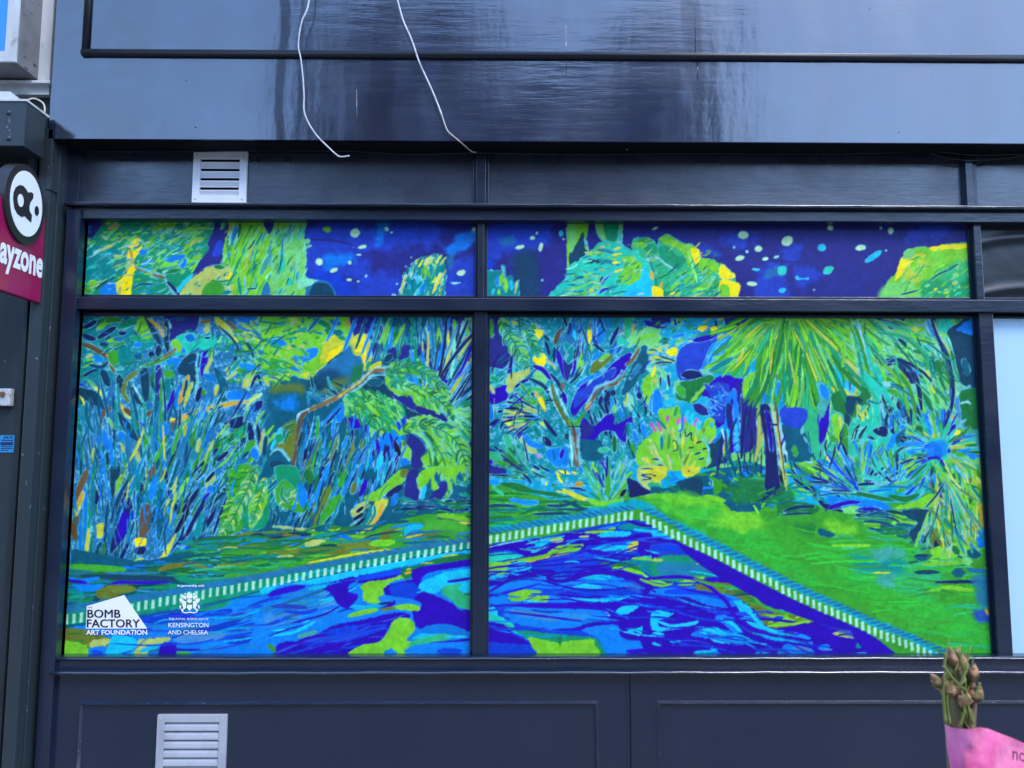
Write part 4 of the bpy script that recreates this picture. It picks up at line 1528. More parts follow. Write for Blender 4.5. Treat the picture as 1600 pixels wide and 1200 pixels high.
V 40 1060 870 1010 960
Y 40 1060 940 1100 920
V 40 1130 950 1060 1020 1010 1080
y 30 1140 980 1100 1010
g 40 1120 1020 1040 1080
% lEgl 20 12 6 a-10,14 1020 1080 1220 1060 1220 1200 1000 1200
!Q 1.4 1160 920 1230 920 1230 1100 1180 1060
U 50 1170 1080 1210 1130
% lYUg 24 16 5 a50,14 40 1060 200 1080 440 1180 500 1200 40 1200
R 26 330 1120 370 1170
R 20 370 1130 410 1190
V 20 240 1130 260 1190
''', '''
@ 0 0 1
h -
# ---- lower part of right pane: lawn
!g 1 700 762 900 790 980 765 1100 770 1200 790 1560 780 1640 780 1640 1100 700 1100
~F 20 990 770 1100 775 1300 850 1400 930 1300 930 1150 850
~l 12 990 772 1060 768 1180 800 1160 830 1080 810
% gFgF 150 50 4 a4,4 1000 775 1300 800 1550 900 1550 1020 1450 1020 1100 820
% gEFTE 90 46 4.5 a3,4 762 770 900 775 990 785 900 800 762 845
@ 760 730 4
h P 1
E 26 70 60 170 60 270 70
% sUTGYPN 50 12 5 a40,25 20 0 600 0 620 140 480 160 330 80 160 60
!I 1.2 15 0 90 0 120 40 60 50 20 50
U 34 20 90 80 100
!E 1.2 80 100 200 100 300 140 440 160 480 190 340 170 200 150 h
U 30 150 200 240 220 320 220
s 22 40 120 100 170
K 20 20 240 100 240 190 245
K 18 380 240 480 240 560 215 f
K 18 290 295 400 290 520 290
K 24 480 210 540 230 600 260 700 270
K 14 440 260 560 265 680 272
y 16 440 150 520 165 590 190
y 30 480 140 560 180 620 200
N 12 520 130 580 135 620 150
O 34 560 100 600 110
% lsEgPG 60 22 5 r760,240 600 0 880 0 880 180 700 220
% KVP 10 20 4 r760,240 640 0 800 0 790 120 680 120
g 34 760 60 760 180
X 24 870 140 840 180
!N 1.4 880 70 940 90 1000 130 1080 155 1000 170 900 190 890 150 h
!k 1.3 950 0 1080 0 1080 150 1000 130 950 80 h
y 60 980 20 1040 20
X 7 970 10 1030 10 1040 40 970 50 1030 70 970 80
s 50 1020 110 1080 120
l 34 640 200 720 230 850 210
# water right
@ 0 0 1
h -
!R 1.2 740 860 820 846 900 828 985 811 1025 825 1052 841 1115 870 1180 905 1251 940 1315 969 1366 993 1424 1015 1460 1032 1460 1100 740 1100
@ 760 730 4
!V 1.6 20 500 240 460 340 440 330 480 290 520 330 530 400 480 480 440 480 420 600 400 700 390 800 400 720 430 760 440 880 430 1080 400 1080 560 960 560 940 460 860 460 760 490 640 490 630 520 820 540 700 555 600 520 480 540 330 590 240 600 160 600 100 580 200 570 230 550 140 520 20 530
P 10 20 500 120 475 240 455
C 26 330 510 340 470 400 450 480 430
!C 1.2 280 530 320 470 400 435 440 440 340 500 320 530
*y 44 16 -5 440 455
!A 1.3 20 560 110 530 220 550 230 560 120 580 20 610
!l 1.4 180 600 240 570 360 550 430 500 520 480 600 480 600 500 560 525 460 540 340 580 240 600
O 7 230 600 380 565 540 535
!l 1.2 610 400 700 385 800 370 800 400 740 410 640 415
!C 1.2 690 425 780 400 900 405 880 430 740 440
C 16 640 470 700 455 750 462
k 14 580 435 640 432
!T 1 820 370 900 350 1020 370 1000 390 860 395
C 20 920 390 1040 400 1080 395
!C 1.3 640 510 760 490 860 470 930 450 940 500 880 530 760 530
!y 1.2 880 500 930 450 950 460 940 510 880 530
!A 1 620 540 760 560 900 565 1080 550 1080 600 900 575
l 18 900 570 1000 575 1080 590
!T 1.4 840 570 960 580 1080 600 1080 700 960 640 860 620 740 600
!B 1.5 480 600 560 540 700 560 760 580 840 600 700 620 560 640
V 14 480 600 600 590 760 570 900 575 f
R 24 500 640 620 600 760 610
!E 1.3 700 600 900 600 980 660 1000 680 860 640
l 26 790 630 880 640 980 665
l 16 980 670 1040 710 1080 720
!l 1.6 40 610 140 590 150 640 130 670 60 660
C 60 140 640 200 620 270 620
C 50 20 700 80 700 130 690
!V 1.4 15 740 140 680 260 640 380 640 430 650 390 670 480 680 620 650 740 630 880 650 1000 700 1080 750 1080 860 960 840 1000 800 920 760 760 770 600 770 480 760 620 800 760 800 900 800 910 820 800 840 640 860 500 850 380 690 280 665 160 720 60 760 20 785
!U 1.5 60 780 200 700 330 670 400 690 520 690 700 670 860 700 900 740 700 770 540 770 400 760 200 790
C 34 600 680 680 685 770 690 f
C 28 500 740 600 740 710 755 f
~S 8 860 720 940 720 980 770 880 760
!U 1.4 20 840 120 800 380 800 620 820 760 815 900 800 800 840 600 840 380 850 120 860
C 16 420 820 620 830 800 830 900 805
!l 1.6 140 790 200 768 320 770 390 810 380 840 280 840 150 835
!V 1.4 120 862 300 850 480 850 760 850 940 800 1080 790 1080 1080 900 1080 820 1040 820 990 700 990 560 1020 380 1010 560 990 660 960 770 930 740 890 560 890 300 865
~S 8 140 890 360 880 560 890 740 910 760 930 600 980 300 1000 150 940
!U 1.5 120 880 380 880 600 890 750 900 760 930 660 970 500 1010 300 1000 160 960
S 50 160 900 400 940 640 930
!C 1.4 810 900 860 870 960 860 900 910 840 920
L 6 770 930 740 895
!C 1.3 870 1030 960 1000 1040 960 1000 910 1080 905 1080 1060 940 1050
!C 1 1000 920 1080 900 1080 1000 1060 1000
!A 1.3 15 860 60 870 140 960 200 1030 300 1060 260 1070 140 1020 15 960
C 50 20 880 60 920
!G 1.3 110 980 200 1010 400 1040 640 1060 720 1100 800 1160 700 1180 400 1180 260 1080
!U 1.2 600 1020 700 990 820 990 830 1040 880 1080 1080 1100 1080 1140 860 1170 780 1140 700 1080
!V 1.2 15 970 100 980 180 1050 290 1110 160 1110 15 1090
!R 1.2 15 1100 160 1105 300 1120 400 1180 15 1180
!l 1.6 260 1070 360 1080 460 1100 480 1090 660 1075 680 1110 740 1170 400 1175
!E 1 450 1060 470 1060 460 1120
V 30 880 1150 960 1150 1080 1130
@ 1020 730 4
!V 1.5 0 440 140 450 240 500 320 540 400 570 500 630 600 690 760 770 900 870 1080 900 1080 1180 0 1180 0 700
!B 1.4 0 460 140 480 300 530 200 560 0 540
R 44 0 500 140 510 260 530
C 20 0 430 60 435 140 445
!C 1 0 400 100 420 120 440 0 425
!G 1.4 0 570 200 550 340 570 440 600 500 640 480 670 320 690 200 720 80 710 0 690
~H 9 40 610 300 600 420 650 100 680
k 8 270 605 360 595 420 590
k 20 0 580 60 580
l 16 0 710 60 720 110 740
!l 1.3 150 740 220 690 320 685 280 730
V 22 280 710 420 705 560 700 640 710
!U 1.4 0 760 200 750 300 740 480 790 560 840 480 880 340 860 200 810 0 800
R 40 80 780 300 780 480 830
!V 1.5 0 830 200 810 300 860 460 880 540 870 600 960 640 1020 560 1040 420 960 340 900 280 960 0 960
!o 1.7 260 720 400 720 600 735 660 780 640 840 700 860 740 910 880 900 1080 890 1080 950 880 990 730 1005 680 960 640 900 560 830 460 790 300 760 h
% ogE 26 22 3 a20,10 280 730 600 740 660 800 700 920 600 860 500 790 300 765
% lgl 20 16 4 a-8,10 700 920 1080 900 1080 950 730 1000
K 12 500 800 600 795 660 800
!R 1 740 950 780 930 820 940 770 970
K 22 920 915 1000 910 1080 915
!V 1.2 640 800 760 790 900 860 860 900 720 890 660 840
R 26 680 830 760 820 840 850
C 14 660 800 760 800 820 815
k 10 780 830 860 830
C 16 740 900 880 895 1000 880
!C 1.4 510 840 560 840 640 910 680 960 740 1020 870 1030 860 1045 700 1040 600 980 550 910
U 26 700 1020 860 1040 980 1070
!U 1.5 390 940 440 920 500 960 560 1030 500 1030 430 970
C 22 430 950 500 980 550 1030
!U 1.6 240 1050 300 1010 400 1000 520 1040 620 1080 560 1110 440 1090 340 1070
% CUS 14 14 6 a12,14 250 1040 400 1010 600 1080 560 1100 350 1080
!C 1.4 0 900 130 915 60 950 30 960 60 1000 200 990 280 960 270 980 160 1010 0 1020
C 24 0 1040 70 1050
C 22 110 1088 170 1088
C 26 0 1100 60 1105
!U 1.4 60 1160 200 1145 360 1130 380 1120 480 1160 400 1175 100 1175
C 22 260 1160 400 1140
!U 1.6 820 1110 900 1095 1080 1100 1080 1175 760 1170
S 34 880 1130 1080 1130
C 20 640 1165 720 1165
@ 1280 730 4
!V 1.5 0 890 120 990 300 1070 420 1120 540 1180 0 1180
!o 1.2 0 930 50 940 70 960 20 970
R 34 0 970 100 980
!N 1.2 0 960 120 960 200 1010 160 1030 90 1000
!k 1.3 80 1040 160 1020 260 1020 310 1060 200 1070 h
X 10 120 1050 200 1040 240 1030
T 60 240 1120 300 1090 400 1120
C 10 200 1165 300 1160 420 1160
U 34 0 1130 60 1120
S 12 0 1140 80 1140
V 40 100 1130 240 1150
''', '''
# lawn right, plants bottom
@ 1280 730 4
h P 1.1
% UHTsgNV 60 22 6 a55,14 -40 0 330 0 300 150 0 160
% TUglA 40 18 6 a-45,14 330 0 560 0 740 0 700 140 520 190 400 150
R 30 170 20 210 90 240 140
U 44 20 60 40 110
!A 1.3 260 90 400 90 440 150 320 160
U 40 540 20 440 100
R 26 600 10 500 60 440 110
R 20 620 100 540 180
U 50 700 30 700 100
g 34 500 150 540 120
g 34 640 200 700 160
E 26 60 160 200 160 320 180 420 200 540 200
!l 1.4 480 250 600 210 720 160 740 240 640 260 500 260
E 34 440 180 540 200 620 170
!U 1.4 60 180 200 200 360 210 450 250 420 290 200 260 60 280
N 34 0 210 60 250 140 240
V 26 20 290 80 250 180 220 250 220
!e 1 140 260 230 240 270 280 180 295
!V 1.2 240 260 330 250 420 280 360 295 280 280 h
N 34 80 285 140 275
@ 1020 730 4
h -
!D 1.5 0 120 100 130 200 80 330 30 480 0 720 0 720 240 520 280 450 230 380 170 300 180 150 165 0 160
% EgTDlU 90 16 5 a20,30 60 60 400 20 720 20 760 230 540 270 400 170 100 150
!y 1.2 0 0 90 0 80 60 40 90 0 90
!y 1.2 180 0 300 0 260 50 200 60
X 10 220 20 230 30
X 8 0 50 20 55
!K 1.2 160 90 300 70 300 180 200 170
g 50 420 90 400 160
l 30 320 180 450 210
!X .8 725 0 800 0 820 140 770 180 720 150 h
T 50 740 180 740 220
k 22 800 0 830 60 840 150
r 12 820 60 830 120
h P 1
% TUNlKg 40 18 6 a30,12 860 0 1080 0 1080 220 900 130
U 34 900 20 960 60 1040 100
N 20 880 70 960 130 1010 180
l 20 880 110 940 150 1000 170
!E 1.5 780 200 860 210 1000 230 1040 260 1000 290 800 310 780 280
K 22 820 275 900 250 1010 245
K 14 800 300 900 290 1000 290
h -
~F 14 0 190 140 170 300 190 420 260 420 350 100 260
~l 12 40 180 300 190 380 240 160 250
~l 14 380 300 600 310 760 340 640 400 420 360
~g 14 700 340 1080 350 1080 700 800 500
~E 14 900 360 1080 370 1080 440 960 420
@ 1280 730 4
h -
!g 2 0 290 200 300 400 330 600 340 600 420 700 440 760 500 840 560 1060 560 1080 1180 860 1180 400 1100 0 700
~F 20 0 500 300 600 700 800 1000 950 1060 1160 700 1000 200 750
~s 20 240 500 560 520 760 640 760 780 500 780 240 640
~T 14 200 560 500 560 520 660 240 640
% gFFgFs 120 50 4 a3,4 0 320 600 400 1060 640 1060 1160 860 1180 300 900 0 740
~l 10 40 340 220 360 220 420 80 410
l 20 80 490 200 490 320 488
~Q 8 320 520 500 500 540 560 360 580
~Q 8 360 680 460 660 460 740 370 730
y 10 340 660 440 660
h P .8
!D 1.5 0 380 60 400 100 420 60 440 0 420
% TEDKl 60 26 6 a3,8 260 290 620 260 640 430 560 440 300 380
% lEKD 30 22 6 a0,10 600 420 860 430 880 620 560 600
!K 1.6 520 270 700 270 720 340 780 340 720 400 720 460 600 470 560 410 620 350 560 320 h
N 26 760 320 770 370 730 400
N 34 700 470 760 470 820 465
N 30 710 490 800 480
l 16 440 310 520 340 600 350 f
N 12 390 310 460 320 500 345
!l 1.4 690 520 760 490 820 500 870 540 840 570 740 570
l 26 650 610 780 600 900 600
# right palm
!l 1.6 730 90 820 20 960 20 1000 100 1000 280 1040 440 900 560 860 480 820 400 720 430 730 400 790 360 760 300 720 220 h
% lEgyTlo 80 22 5 a62,20 780 20 980 20 1020 420 900 440 760 200
!I .8 740 110 790 110 800 200 820 300 790 320 760 240 h
T 30 820 110 850 180 920 240
K 34 870 200 920 250 950 280
O 60 820 190 860 240 900 330
E 22 850 220 900 290 920 380
E 22 890 270 930 330 960 370
y 50 940 300 980 360
H 30 840 330 870 400 900 460
E 40 840 500 870 540
!U 1.4 940 410 1000 390 1030 450 980 520 930 500 h
D 60 930 530 1000 550
O 20 930 420 940 440
*E 20 20 0 940 210
X 14 1000 290 1020 350
O 20 1000 200 1020 380
% GTE 16 14 6 a80,20 960 20 1010 20 1050 560 1000 560
e 44 900 580 950 600
h -
!K 1.4 590 655 660 640 760 655 700 670 620 668
D 60 840 660 900 660
!N 1.4 720 715 800 710 900 705 1000 715 960 725 800 728 730 724
H 30 930 640 1040 650
~H 7 960 680 1060 680 1070 860 1000 860 980 760
~B 8 970 900 1080 900 1080 970 1000 970
l 26 760 750 840 755 960 770
l 16 690 770 760 765
g 60 960 610 1040 600
O 20 1040 890 1060 920
# long strokes in the water
@ 0 0 1
h -
% VRVVB 46 60 3.6 a-7,5 775 850 960 830 1000 850 1000 880 780 960
% RVUR 30 60 3.6 a4,5 780 900 1000 890 1020 960 800 1000
% VRVB 44 60 4 a10,7 1010 900 1160 920 1260 980 1300 1015 1010 1015
% UCZ 26 34 2.6 a8,7 800 860 1010 850 1200 940 1240 1010 960 1010 800 930
% ZUQ 14 30 3 a-8,6 790 840 980 820 1000 840 800 870
V 6 764 925 800 905 850 893 866 895 856 903 880 908 930 895 980 900 1024 925
V 5 790 945 850 948 930 950 960 960
V 5 920 810 965 808 1000 820 1030 822
V 6 1000 905 1080 903 1130 935 1150 965 1180 985 1240 990
Z 5 1150 942 1180 965 1200 985 1240 993
C 6 1148 940 1170 955 1190 978 1215 988
C 4 1022 968 1050 978 1085 972
l 4 1000 905 1030 915 1050 912
l 3.4 790 878 850 868 890 855 910 850
g 5 1085 905 1120 915 1165 920 1190 945 1230 958 1285 955
l 4 1200 978 1240 975 1285 964
# tile edging
@ 0 0 1
h -
~B 5 1180 900 1251 936 1366 990 1440 1024 1420 1034 1330 996 1240 952 1180 918
!V .6 1060 848 1115 871 1180 906 1251 941 1340 982 1300 980 1220 952 1140 912 1080 872
!V .6 1330 980 1366 994 1424 1016 1455 1034 1380 1034 1340 1004
~Z 5 762 828 880 806 985 781 1012 785 1052 812 1115 842 1180 878 1251 914 1315 944 1366 968 1424 992 1490 1020 1490 1032 1449 1018 1366 984 1251 931 1115 861 1005 800 880 824 762 848
!g .5 762 837 880 817 985 797 1003 797 1052 827 1115 857 1180 891 1251 927 1315 955 1366 980 1424 1002 1480 1027 1480 1036 1452 1029 1424 1017 1366 995 1315 970 1251 942 1180 906 1115 872 1052 842 1003 812 985 812 880 831 762 852
''']

# the pale tiles along the pool edge, evenly spaced along measured lines, with a blue dash over each
def _tiles(xs, ys, x0, x1, dx, hgt, up, clip):
    out = ['clip %s\n@ 0 0 1\nh -' % clip]; x = x0; k = 0
    while x < x1:
        y = float(np.interp(x, xs, ys)); h = float(np.interp(x, xs, hgt)); k += 1; j = ((k*37) % 7-3)*.25
        out.append('= %.1f %.1f %.1f %.1f %.1f' % (4.8+j*.5, x, y+j, x-.8*up, y+h+j))
        if up > 0: out.append('H 4 %.1f %.1f %.1f %.1f' % (x-9, y-9, x+6, y-3))
        else: out.append('H 4.2 %.1f %.1f %.1f %.1f' % (x+3, y-3, x+18, y-5))
        x += dx
    return '\n'.join(out)
PAINT.append(_tiles([92, 216, 288, 420, 482, 540, 640, 740], [963, 941, 927, 904, 893, 882, 863, 846], 105, 742, 11.2, [15, 14, 14, 13, 12, 11, 11, 10], 1, '0 750 480 2000'))
PAINT.append(_tiles([762, 862, 985], [838, 820, 799], 767, 994, 10, [12, 12, 13], 1, '750 2000 480 2000'))
PAINT.append(_tiles([998, 1027, 1052, 1080, 1115, 1147, 1180, 1206, 1230, 1251, 1281, 1315, 1345, 1366, 1424, 1449, 1475], [799, 814, 828, 842, 858, 875, 892, 904, 918, 928, 942, 956, 970, 981, 1003, 1014, 1026], 1002, 1472, 9.6, [13]*17, -1, '750 2000 480 2000'))
# texture passes: thin dry-brush strokes that follow the growth
PAINT.insert(4, '''
clip 0 750 480 2000
@ 0 0 1
h -
% PSHS 40 34 1.7 a84,7 100 660 250 650 300 720 250 860 100 870
% PSHS 40 34 1.7 a112,7 260 650 400 640 380 760 300 860 210 860
% PSU 26 26 1.6 a98,8 470 660 600 670 590 740 540 820 460 810
% PSU 24 16 1.5 a-25,20 130 500 300 500 320 580 130 600
% UHSU 40 20 3.4 a84,7 100 660 250 650 300 720 250 850 100 860
% TDU 30 24 3.4 a112,7 260 650 400 640 380 760 300 850 220 850
% ygk 22 24 3 a100,14 110 660 380 660 360 800 120 840
''')
PAINT.append('''
clip 750 2000 480 2000
@ 0 0 1
h -
% PLM 36 15 1.5 a-60,30 770 500 1010 500 1010 640 900 720 770 700
% MePl 60 20 1.5 a55,12 1330 510 1480 510 1490 640 1380 640
% PMe 50 15 1.4 a-60,40 1330 640 1510 640 1520 760 1300 760
''')

PAINT.insert(6, '''
clip 0 750 480 2000
@ 0 0 1
h -
% VRVB 40 56 4 a-14,5 470 960 640 930 730 900 735 1000 600 1020 480 1020
% URUZH 60 56 3 a-11,5 240 950 420 925 540 900 520 980 300 1020 150 1020
% CZ 14 36 2.4 a-12,5 440 940 560 905 700 880 735 890 600 930
V 5 455 974 490 968 520 962 532 950
V 4 420 996 450 985 475 977
V 5 505 918 540 905 600 897 640 890
~D 4 640 890 735 868 735 876 650 900
''')
PAINT.insert(5, '''
clip 0 750 480 2000
@ 0 0 1
h P 1.1
^ TGDHTEDU 46 655 180 300 395 76 101 4.6 0
^ lgl 10 690 200 290 350 84 92 5 0
^ SUNSVNUMKy 44 652 700 60 215 -76 -44 4.6 0
& gElGE 17 3.4 4.2 48 602 582 636 574 668 586 700 616
& lEgGe 17 3.6 4.2 50 610 596 640 606 668 624 700 640
& leEgG 15 3.4 4.2 55 655 606 682 622 706 646
h e .8
% EGlEgGeG 120 12 4 a52,24 545 618 590 612 630 640 622 672 600 676 560 655
h P 1
& lGleE 24 3.8 4.4 46 630 672 662 664 700 678 722 706 730 748
& llgl 19 3.6 4 42 678 690 692 716 698 746 694 782
& llgE 12 3.2 4 45 672 728 664 748 654 768
% gGTlEe 46 18 4 a10,24 372 500 445 500 450 600 380 600
% EDTgKs 60 40 5 a-3,5 330 850 460 835 470 880 330 905
^ leGEl 30 700 648 8 46 -45 55 3.6 6
& glkgE 17 3.4 4.4 55 402 728 384 770 366 806 346 838
& lGgy 13 3 4 50 414 748 404 784 392 822
& GlGE 15 3 4 52 428 742 438 764 456 786 470 800
& lkE 9 2.4 3.6 50 428 750 436 780 448 796
^ DKT 14 454 730 0 70 95 130 5 0
''')
PAINT.append('''
clip 750 2000 480 2000
@ 0 0 1
h P 1.2
& EGlEG 17 3 4.2 62 781 499 796 524 812 550 822 575
& GTEl 13 3 4.2 60 812 505 830 530 842 556
^ NXkVgXy 34 858 652 14 72 158 216 3.6 4
^ EgNGsE 34 828 742 8 62 190 262 3.6 0
% HUTNU 20 26 4 a95,12 880 500 930 500 920 560 885 560
h E 1
^ lglegls 70 1232 470 26 136 8 172 6.2 14
^ glGsleEg 52 1240 440 80 205 62 112 6 0
^ lylk 16 1220 466 40 130 30 150 3.4 12
h P 1
^ lsegG 30 1316 470 20 120 25 80 5.4 8
L 3 1340 500 1352 545 1368 590 1385 615
A 6 1350 520 1362 570 1382 612 1400 640
s 6 1372 520 1410 526 1440 548 1458 590
N 7 1386 562 1412 568 1432 592 1440 640
e 5 1372 552 1408 556 1440 578 1456 620 1462 650
g 6 1384 574 1408 588 1424 616 1432 652
R 4 1392 600 1402 604 1420 622
l 5 1360 560 1392 580 1412 612 1420 648
N 5 1388 566 1406 562 1422 576 1430 598
X 4 1410 562 1440 580 1456 596
N 5.4 1456 500 1466 528 1480 556 1489 600 1486 640 1472 672
^ UHNRPslgUN 64 1346 770 8 84 186 352 4 0
^ sAgUEN 34 1400 760 8 60 200 330 4 0
^ UlNgPRkEsUA 56 1467 702 12 66 150 400 4 3
^ UNEgRl 20 1462 712 10 56 90 200 4 3
~U 5 1450 692 1478 690 1478 712 1452 712
^ lgEkoTly 26 1478 730 10 140 62 104 4.4 0
^ lgEkol 24 1455 790 8 70 40 120 4 0
% lgEToky 40 30 4 a66,16 1440 740 1510 740 1545 850 1480 870
^ TNEs 18 1480 745 10 100 60 110 3 0
''')

PAINT.append('''
clip 0 2000 0 480
@ 0 0 1
h -
% lekM 40 14 2.2 a-66,12 356 352 474 352 474 460 380 460
% DGTE 24 16 2.4 a-68,10 356 352 470 352 470 460 380 460
% MwPl 30 9 1.8 a-20,20 880 400 1000 380 1010 460 870 460
% DGEs 40 10 2.4 a-38,14 1010 380 1130 400 1140 460 1020 460
% lek 30 9 2.2 a-36,16 1010 380 1130 380 1140 460 1020 460
% lGsk 40 14 2.4 a-34,16 1390 420 1420 385 1500 385 1510 460 1380 460
''')
PAINT.append('''
clip 0 2000 480 2000
@ 0 0 1
h -
% UTNDH 60 30 2.6 a86,7 110 640 260 640 300 740 260 850 100 860
% DNTU 40 22 2.4 a112,7 470 660 640 680 600 780 500 830 450 820
% EGDT 60 14 2.4 a-40,26 130 500 440 500 440 600 300 600 130 590
% NDVH 50 16 2.6 a-55,30 770 500 1010 500 1010 650 900 730 770 700
% EGDs 70 22 2.6 a58,14 1330 510 1500 520 1490 660 1360 640
% NDEV 40 20 2.8 a92,12 1120 640 1320 640 1310 750 1130 760
% IDN 30 26 4 a90,8 1130 640 1190 650 1190 730 1120 730
''')

PAINT.append('''
clip 750 2000 480 2000
@ 0 0 1
h -
% EgsFTl 40 16 3.4 a-10,20 1160 740 1260 740 1260 785 1160 785
~E 6 1150 752 1215 752 1240 780 1150 784
h P 1.2
!N .7 1188 634 1202 634 1208 660 1213 700 1216 740 1219 768 1196 772 1196 730 1195 690 1190 660 h
V 6 1197 640 1203 676 1206 706
h -
k 4 1206 636 1212 662 1218 700 1224 740 1229 766
P 2 1203 640 1210 670 1215 706 1219 740
r 2.4 1212 630 1216 668 1222 710 1227 750
N 3 1187 666 1200 663 1216 664
k 7 1186 650 1186 690 1180 720
N 5 1165 640 1160 680 1158 716
!B .8 1222 640 1256 638 1262 652 1250 668 1226 664
% ENDg 16 12 2.6 a-15,20 1175 764 1240 764 1240 784 1175 784
''')

PAINT.append('''
clip 0 750 480 2000
@ 0 0 1
h -
% EDTKEUo 46 46 5 a-3,4 300 842 440 832 450 884 300 900
% TEgks 26 40 3.4 a-4,4 300 846 440 836 450 890 300 905
% EDT 14 40 4 a-4,4 440 835 560 820 560 850 450 880
''')
# ---------------------------------------------------------------- helpers
def ray(px, py): 
    d = AF+AX*(px-800)/F+AU*(600-py)/F; return d
def W(px, py, y=0.0):
    d = ray(px, py); t = (y-CAM[1])/d[1]; return Vector(CAM+d*t)
def WX(px, py, X):
    d = ray(px, py); t = (X-CAM[0])/d[0]; return Vector(CAM+d*t)
def wx(px, py, y=0.0): return W(px, py, y).x
def wz(py, y=0.0, px=800): return W(px, py, y).z
def pix(P):
    v = P-CAM; z = v@AF; return 800+F*(v@AX)/z, 600-F*(v@AU)/z
def lin(c):
    c = np.asarray(c, float)/255; return np.where(c <= .04045, c/12.92, ((c+.055)/1.055)**2.4)
def new_bm(): return bmesh.new()
def box(bm, x0, x1, y0, y1, z0, z1, bev=0.0):
    vs = [bm.verts.new((x, y, z)) for x in (x0, x1) for y in (y0, y1) for z in (z0, z1)]
    fs = [bm.faces.new([vs[i] for i in q]) for q in ((0, 1, 3, 2), (4, 6, 7, 5), (0, 4, 5, 1), (2, 3, 7, 6), (0, 2, 6, 4), (1, 5, 7, 3))]
    if bev > 0:
        es = list({e for f in fs for e in f.edges})
        bmesh.ops.bevel(bm, geom=es, offset=bev, segments=2, affect='EDGES', profile=.6)
    return bm
def prism(bm, pts, axis, a0, a1):
    """extrude a 2-D outline along an axis; pts are the two other coordinates in order"""
    def mk(p, a):
        return {'x': (a, p[0], p[1]), 'y': (p[0], a, p[1]), 'z': (p[0], p[1], a)}[axis]
    A = [bm.verts.new(mk(p, a0)) for p in pts]; B = [bm.verts.new(mk(p, a1)) for p in pts]; n = len(pts)
    bm.faces.new(A); bm.faces.new(B[::-1])
    for i in range(n): bm.faces.new((A[i], B[i], B[(i+1) % n], A[(i+1) % n]))
def tube(bm, P, r, n=8, r2=None):
    P = [Vector(p) for p in P]; rings = []
    for i, p in enumerate(P):
        t = (P[min(i+1, len(P)-1)]-P[max(i-1, 0)]).normalized(); a = t.orthogonal().normalized()
        if rings and abs(t.dot(pa)) < .99: a = (pa-t*pa.dot(t)).normalized()
        pa = a; b = t.cross(a); rr = r if r2 is None else r+(r2-r)*i/(len(P)-1)
        rings.append([bm.verts.new(p+(a*math.cos(u)+b*math.sin(u))*rr) for u in [2*math.pi*k/n for k in range(n)]])
    for q, w in zip(rings, rings[1:]):
        for k in range(n): bm.faces.new((q[k], q[(k+1) % n], w[(k+1) % n], w[k]))
    bm.faces.new(rings[0][::-1]); bm.faces.new(rings[-1])
def spl(P, n=6):
    return [Vector(p) for p in _cm3(P, n)]
def _cm3(P, n):
    P = [np.array(p, float) for p in P]; m = len(P); out = []
    for i in range(m-1):
        a, b, c, d = P[max(i-1, 0)], P[i], P[i+1], P[min(i+2, m-1)]
        for k in range(n):
            t = k/n; out.append(.5*((2*b)+(c-a)*t+(2*a-5*b+4*c-d)*t*t+(3*b-a-3*c+d)*t**3))
    out.append(P[-1]); return out
def part(name, bm, mat, parent=None, smooth=False, label=None):
    bmesh.ops.recalc_face_normals(bm, faces=bm.faces)
    me = bpy.data.meshes.new(name); bm.to_mesh(me); bm.free(); me.materials.append(mat)
    if smooth:
        for p in me.polygons: p.use_smooth = True
    o = bpy.data.objects.new(name, me); scene.collection.objects.link(o)
    if parent is not None:
        o.parent = parent; bpy.context.view_layer.update(); o.matrix_parent_inverse = parent.matrix_world.inverted()
    if label: o['label'] = label
    return o
def thing(name, label, cat, loc=(0, 0, 0), group=None):
    o = bpy.data.objects.new(name, None); scene.collection.objects.link(o); o.location = loc; o.empty_display_size = .1
    tag(o, label, cat, group); bpy.context.view_layer.update(); return o
def tag(o, label, cat, group=None):
    o['label'] = label; o['category'] = cat
    if group: o['group'] = group
def struct(o): o['kind'] = 'structure'; return o
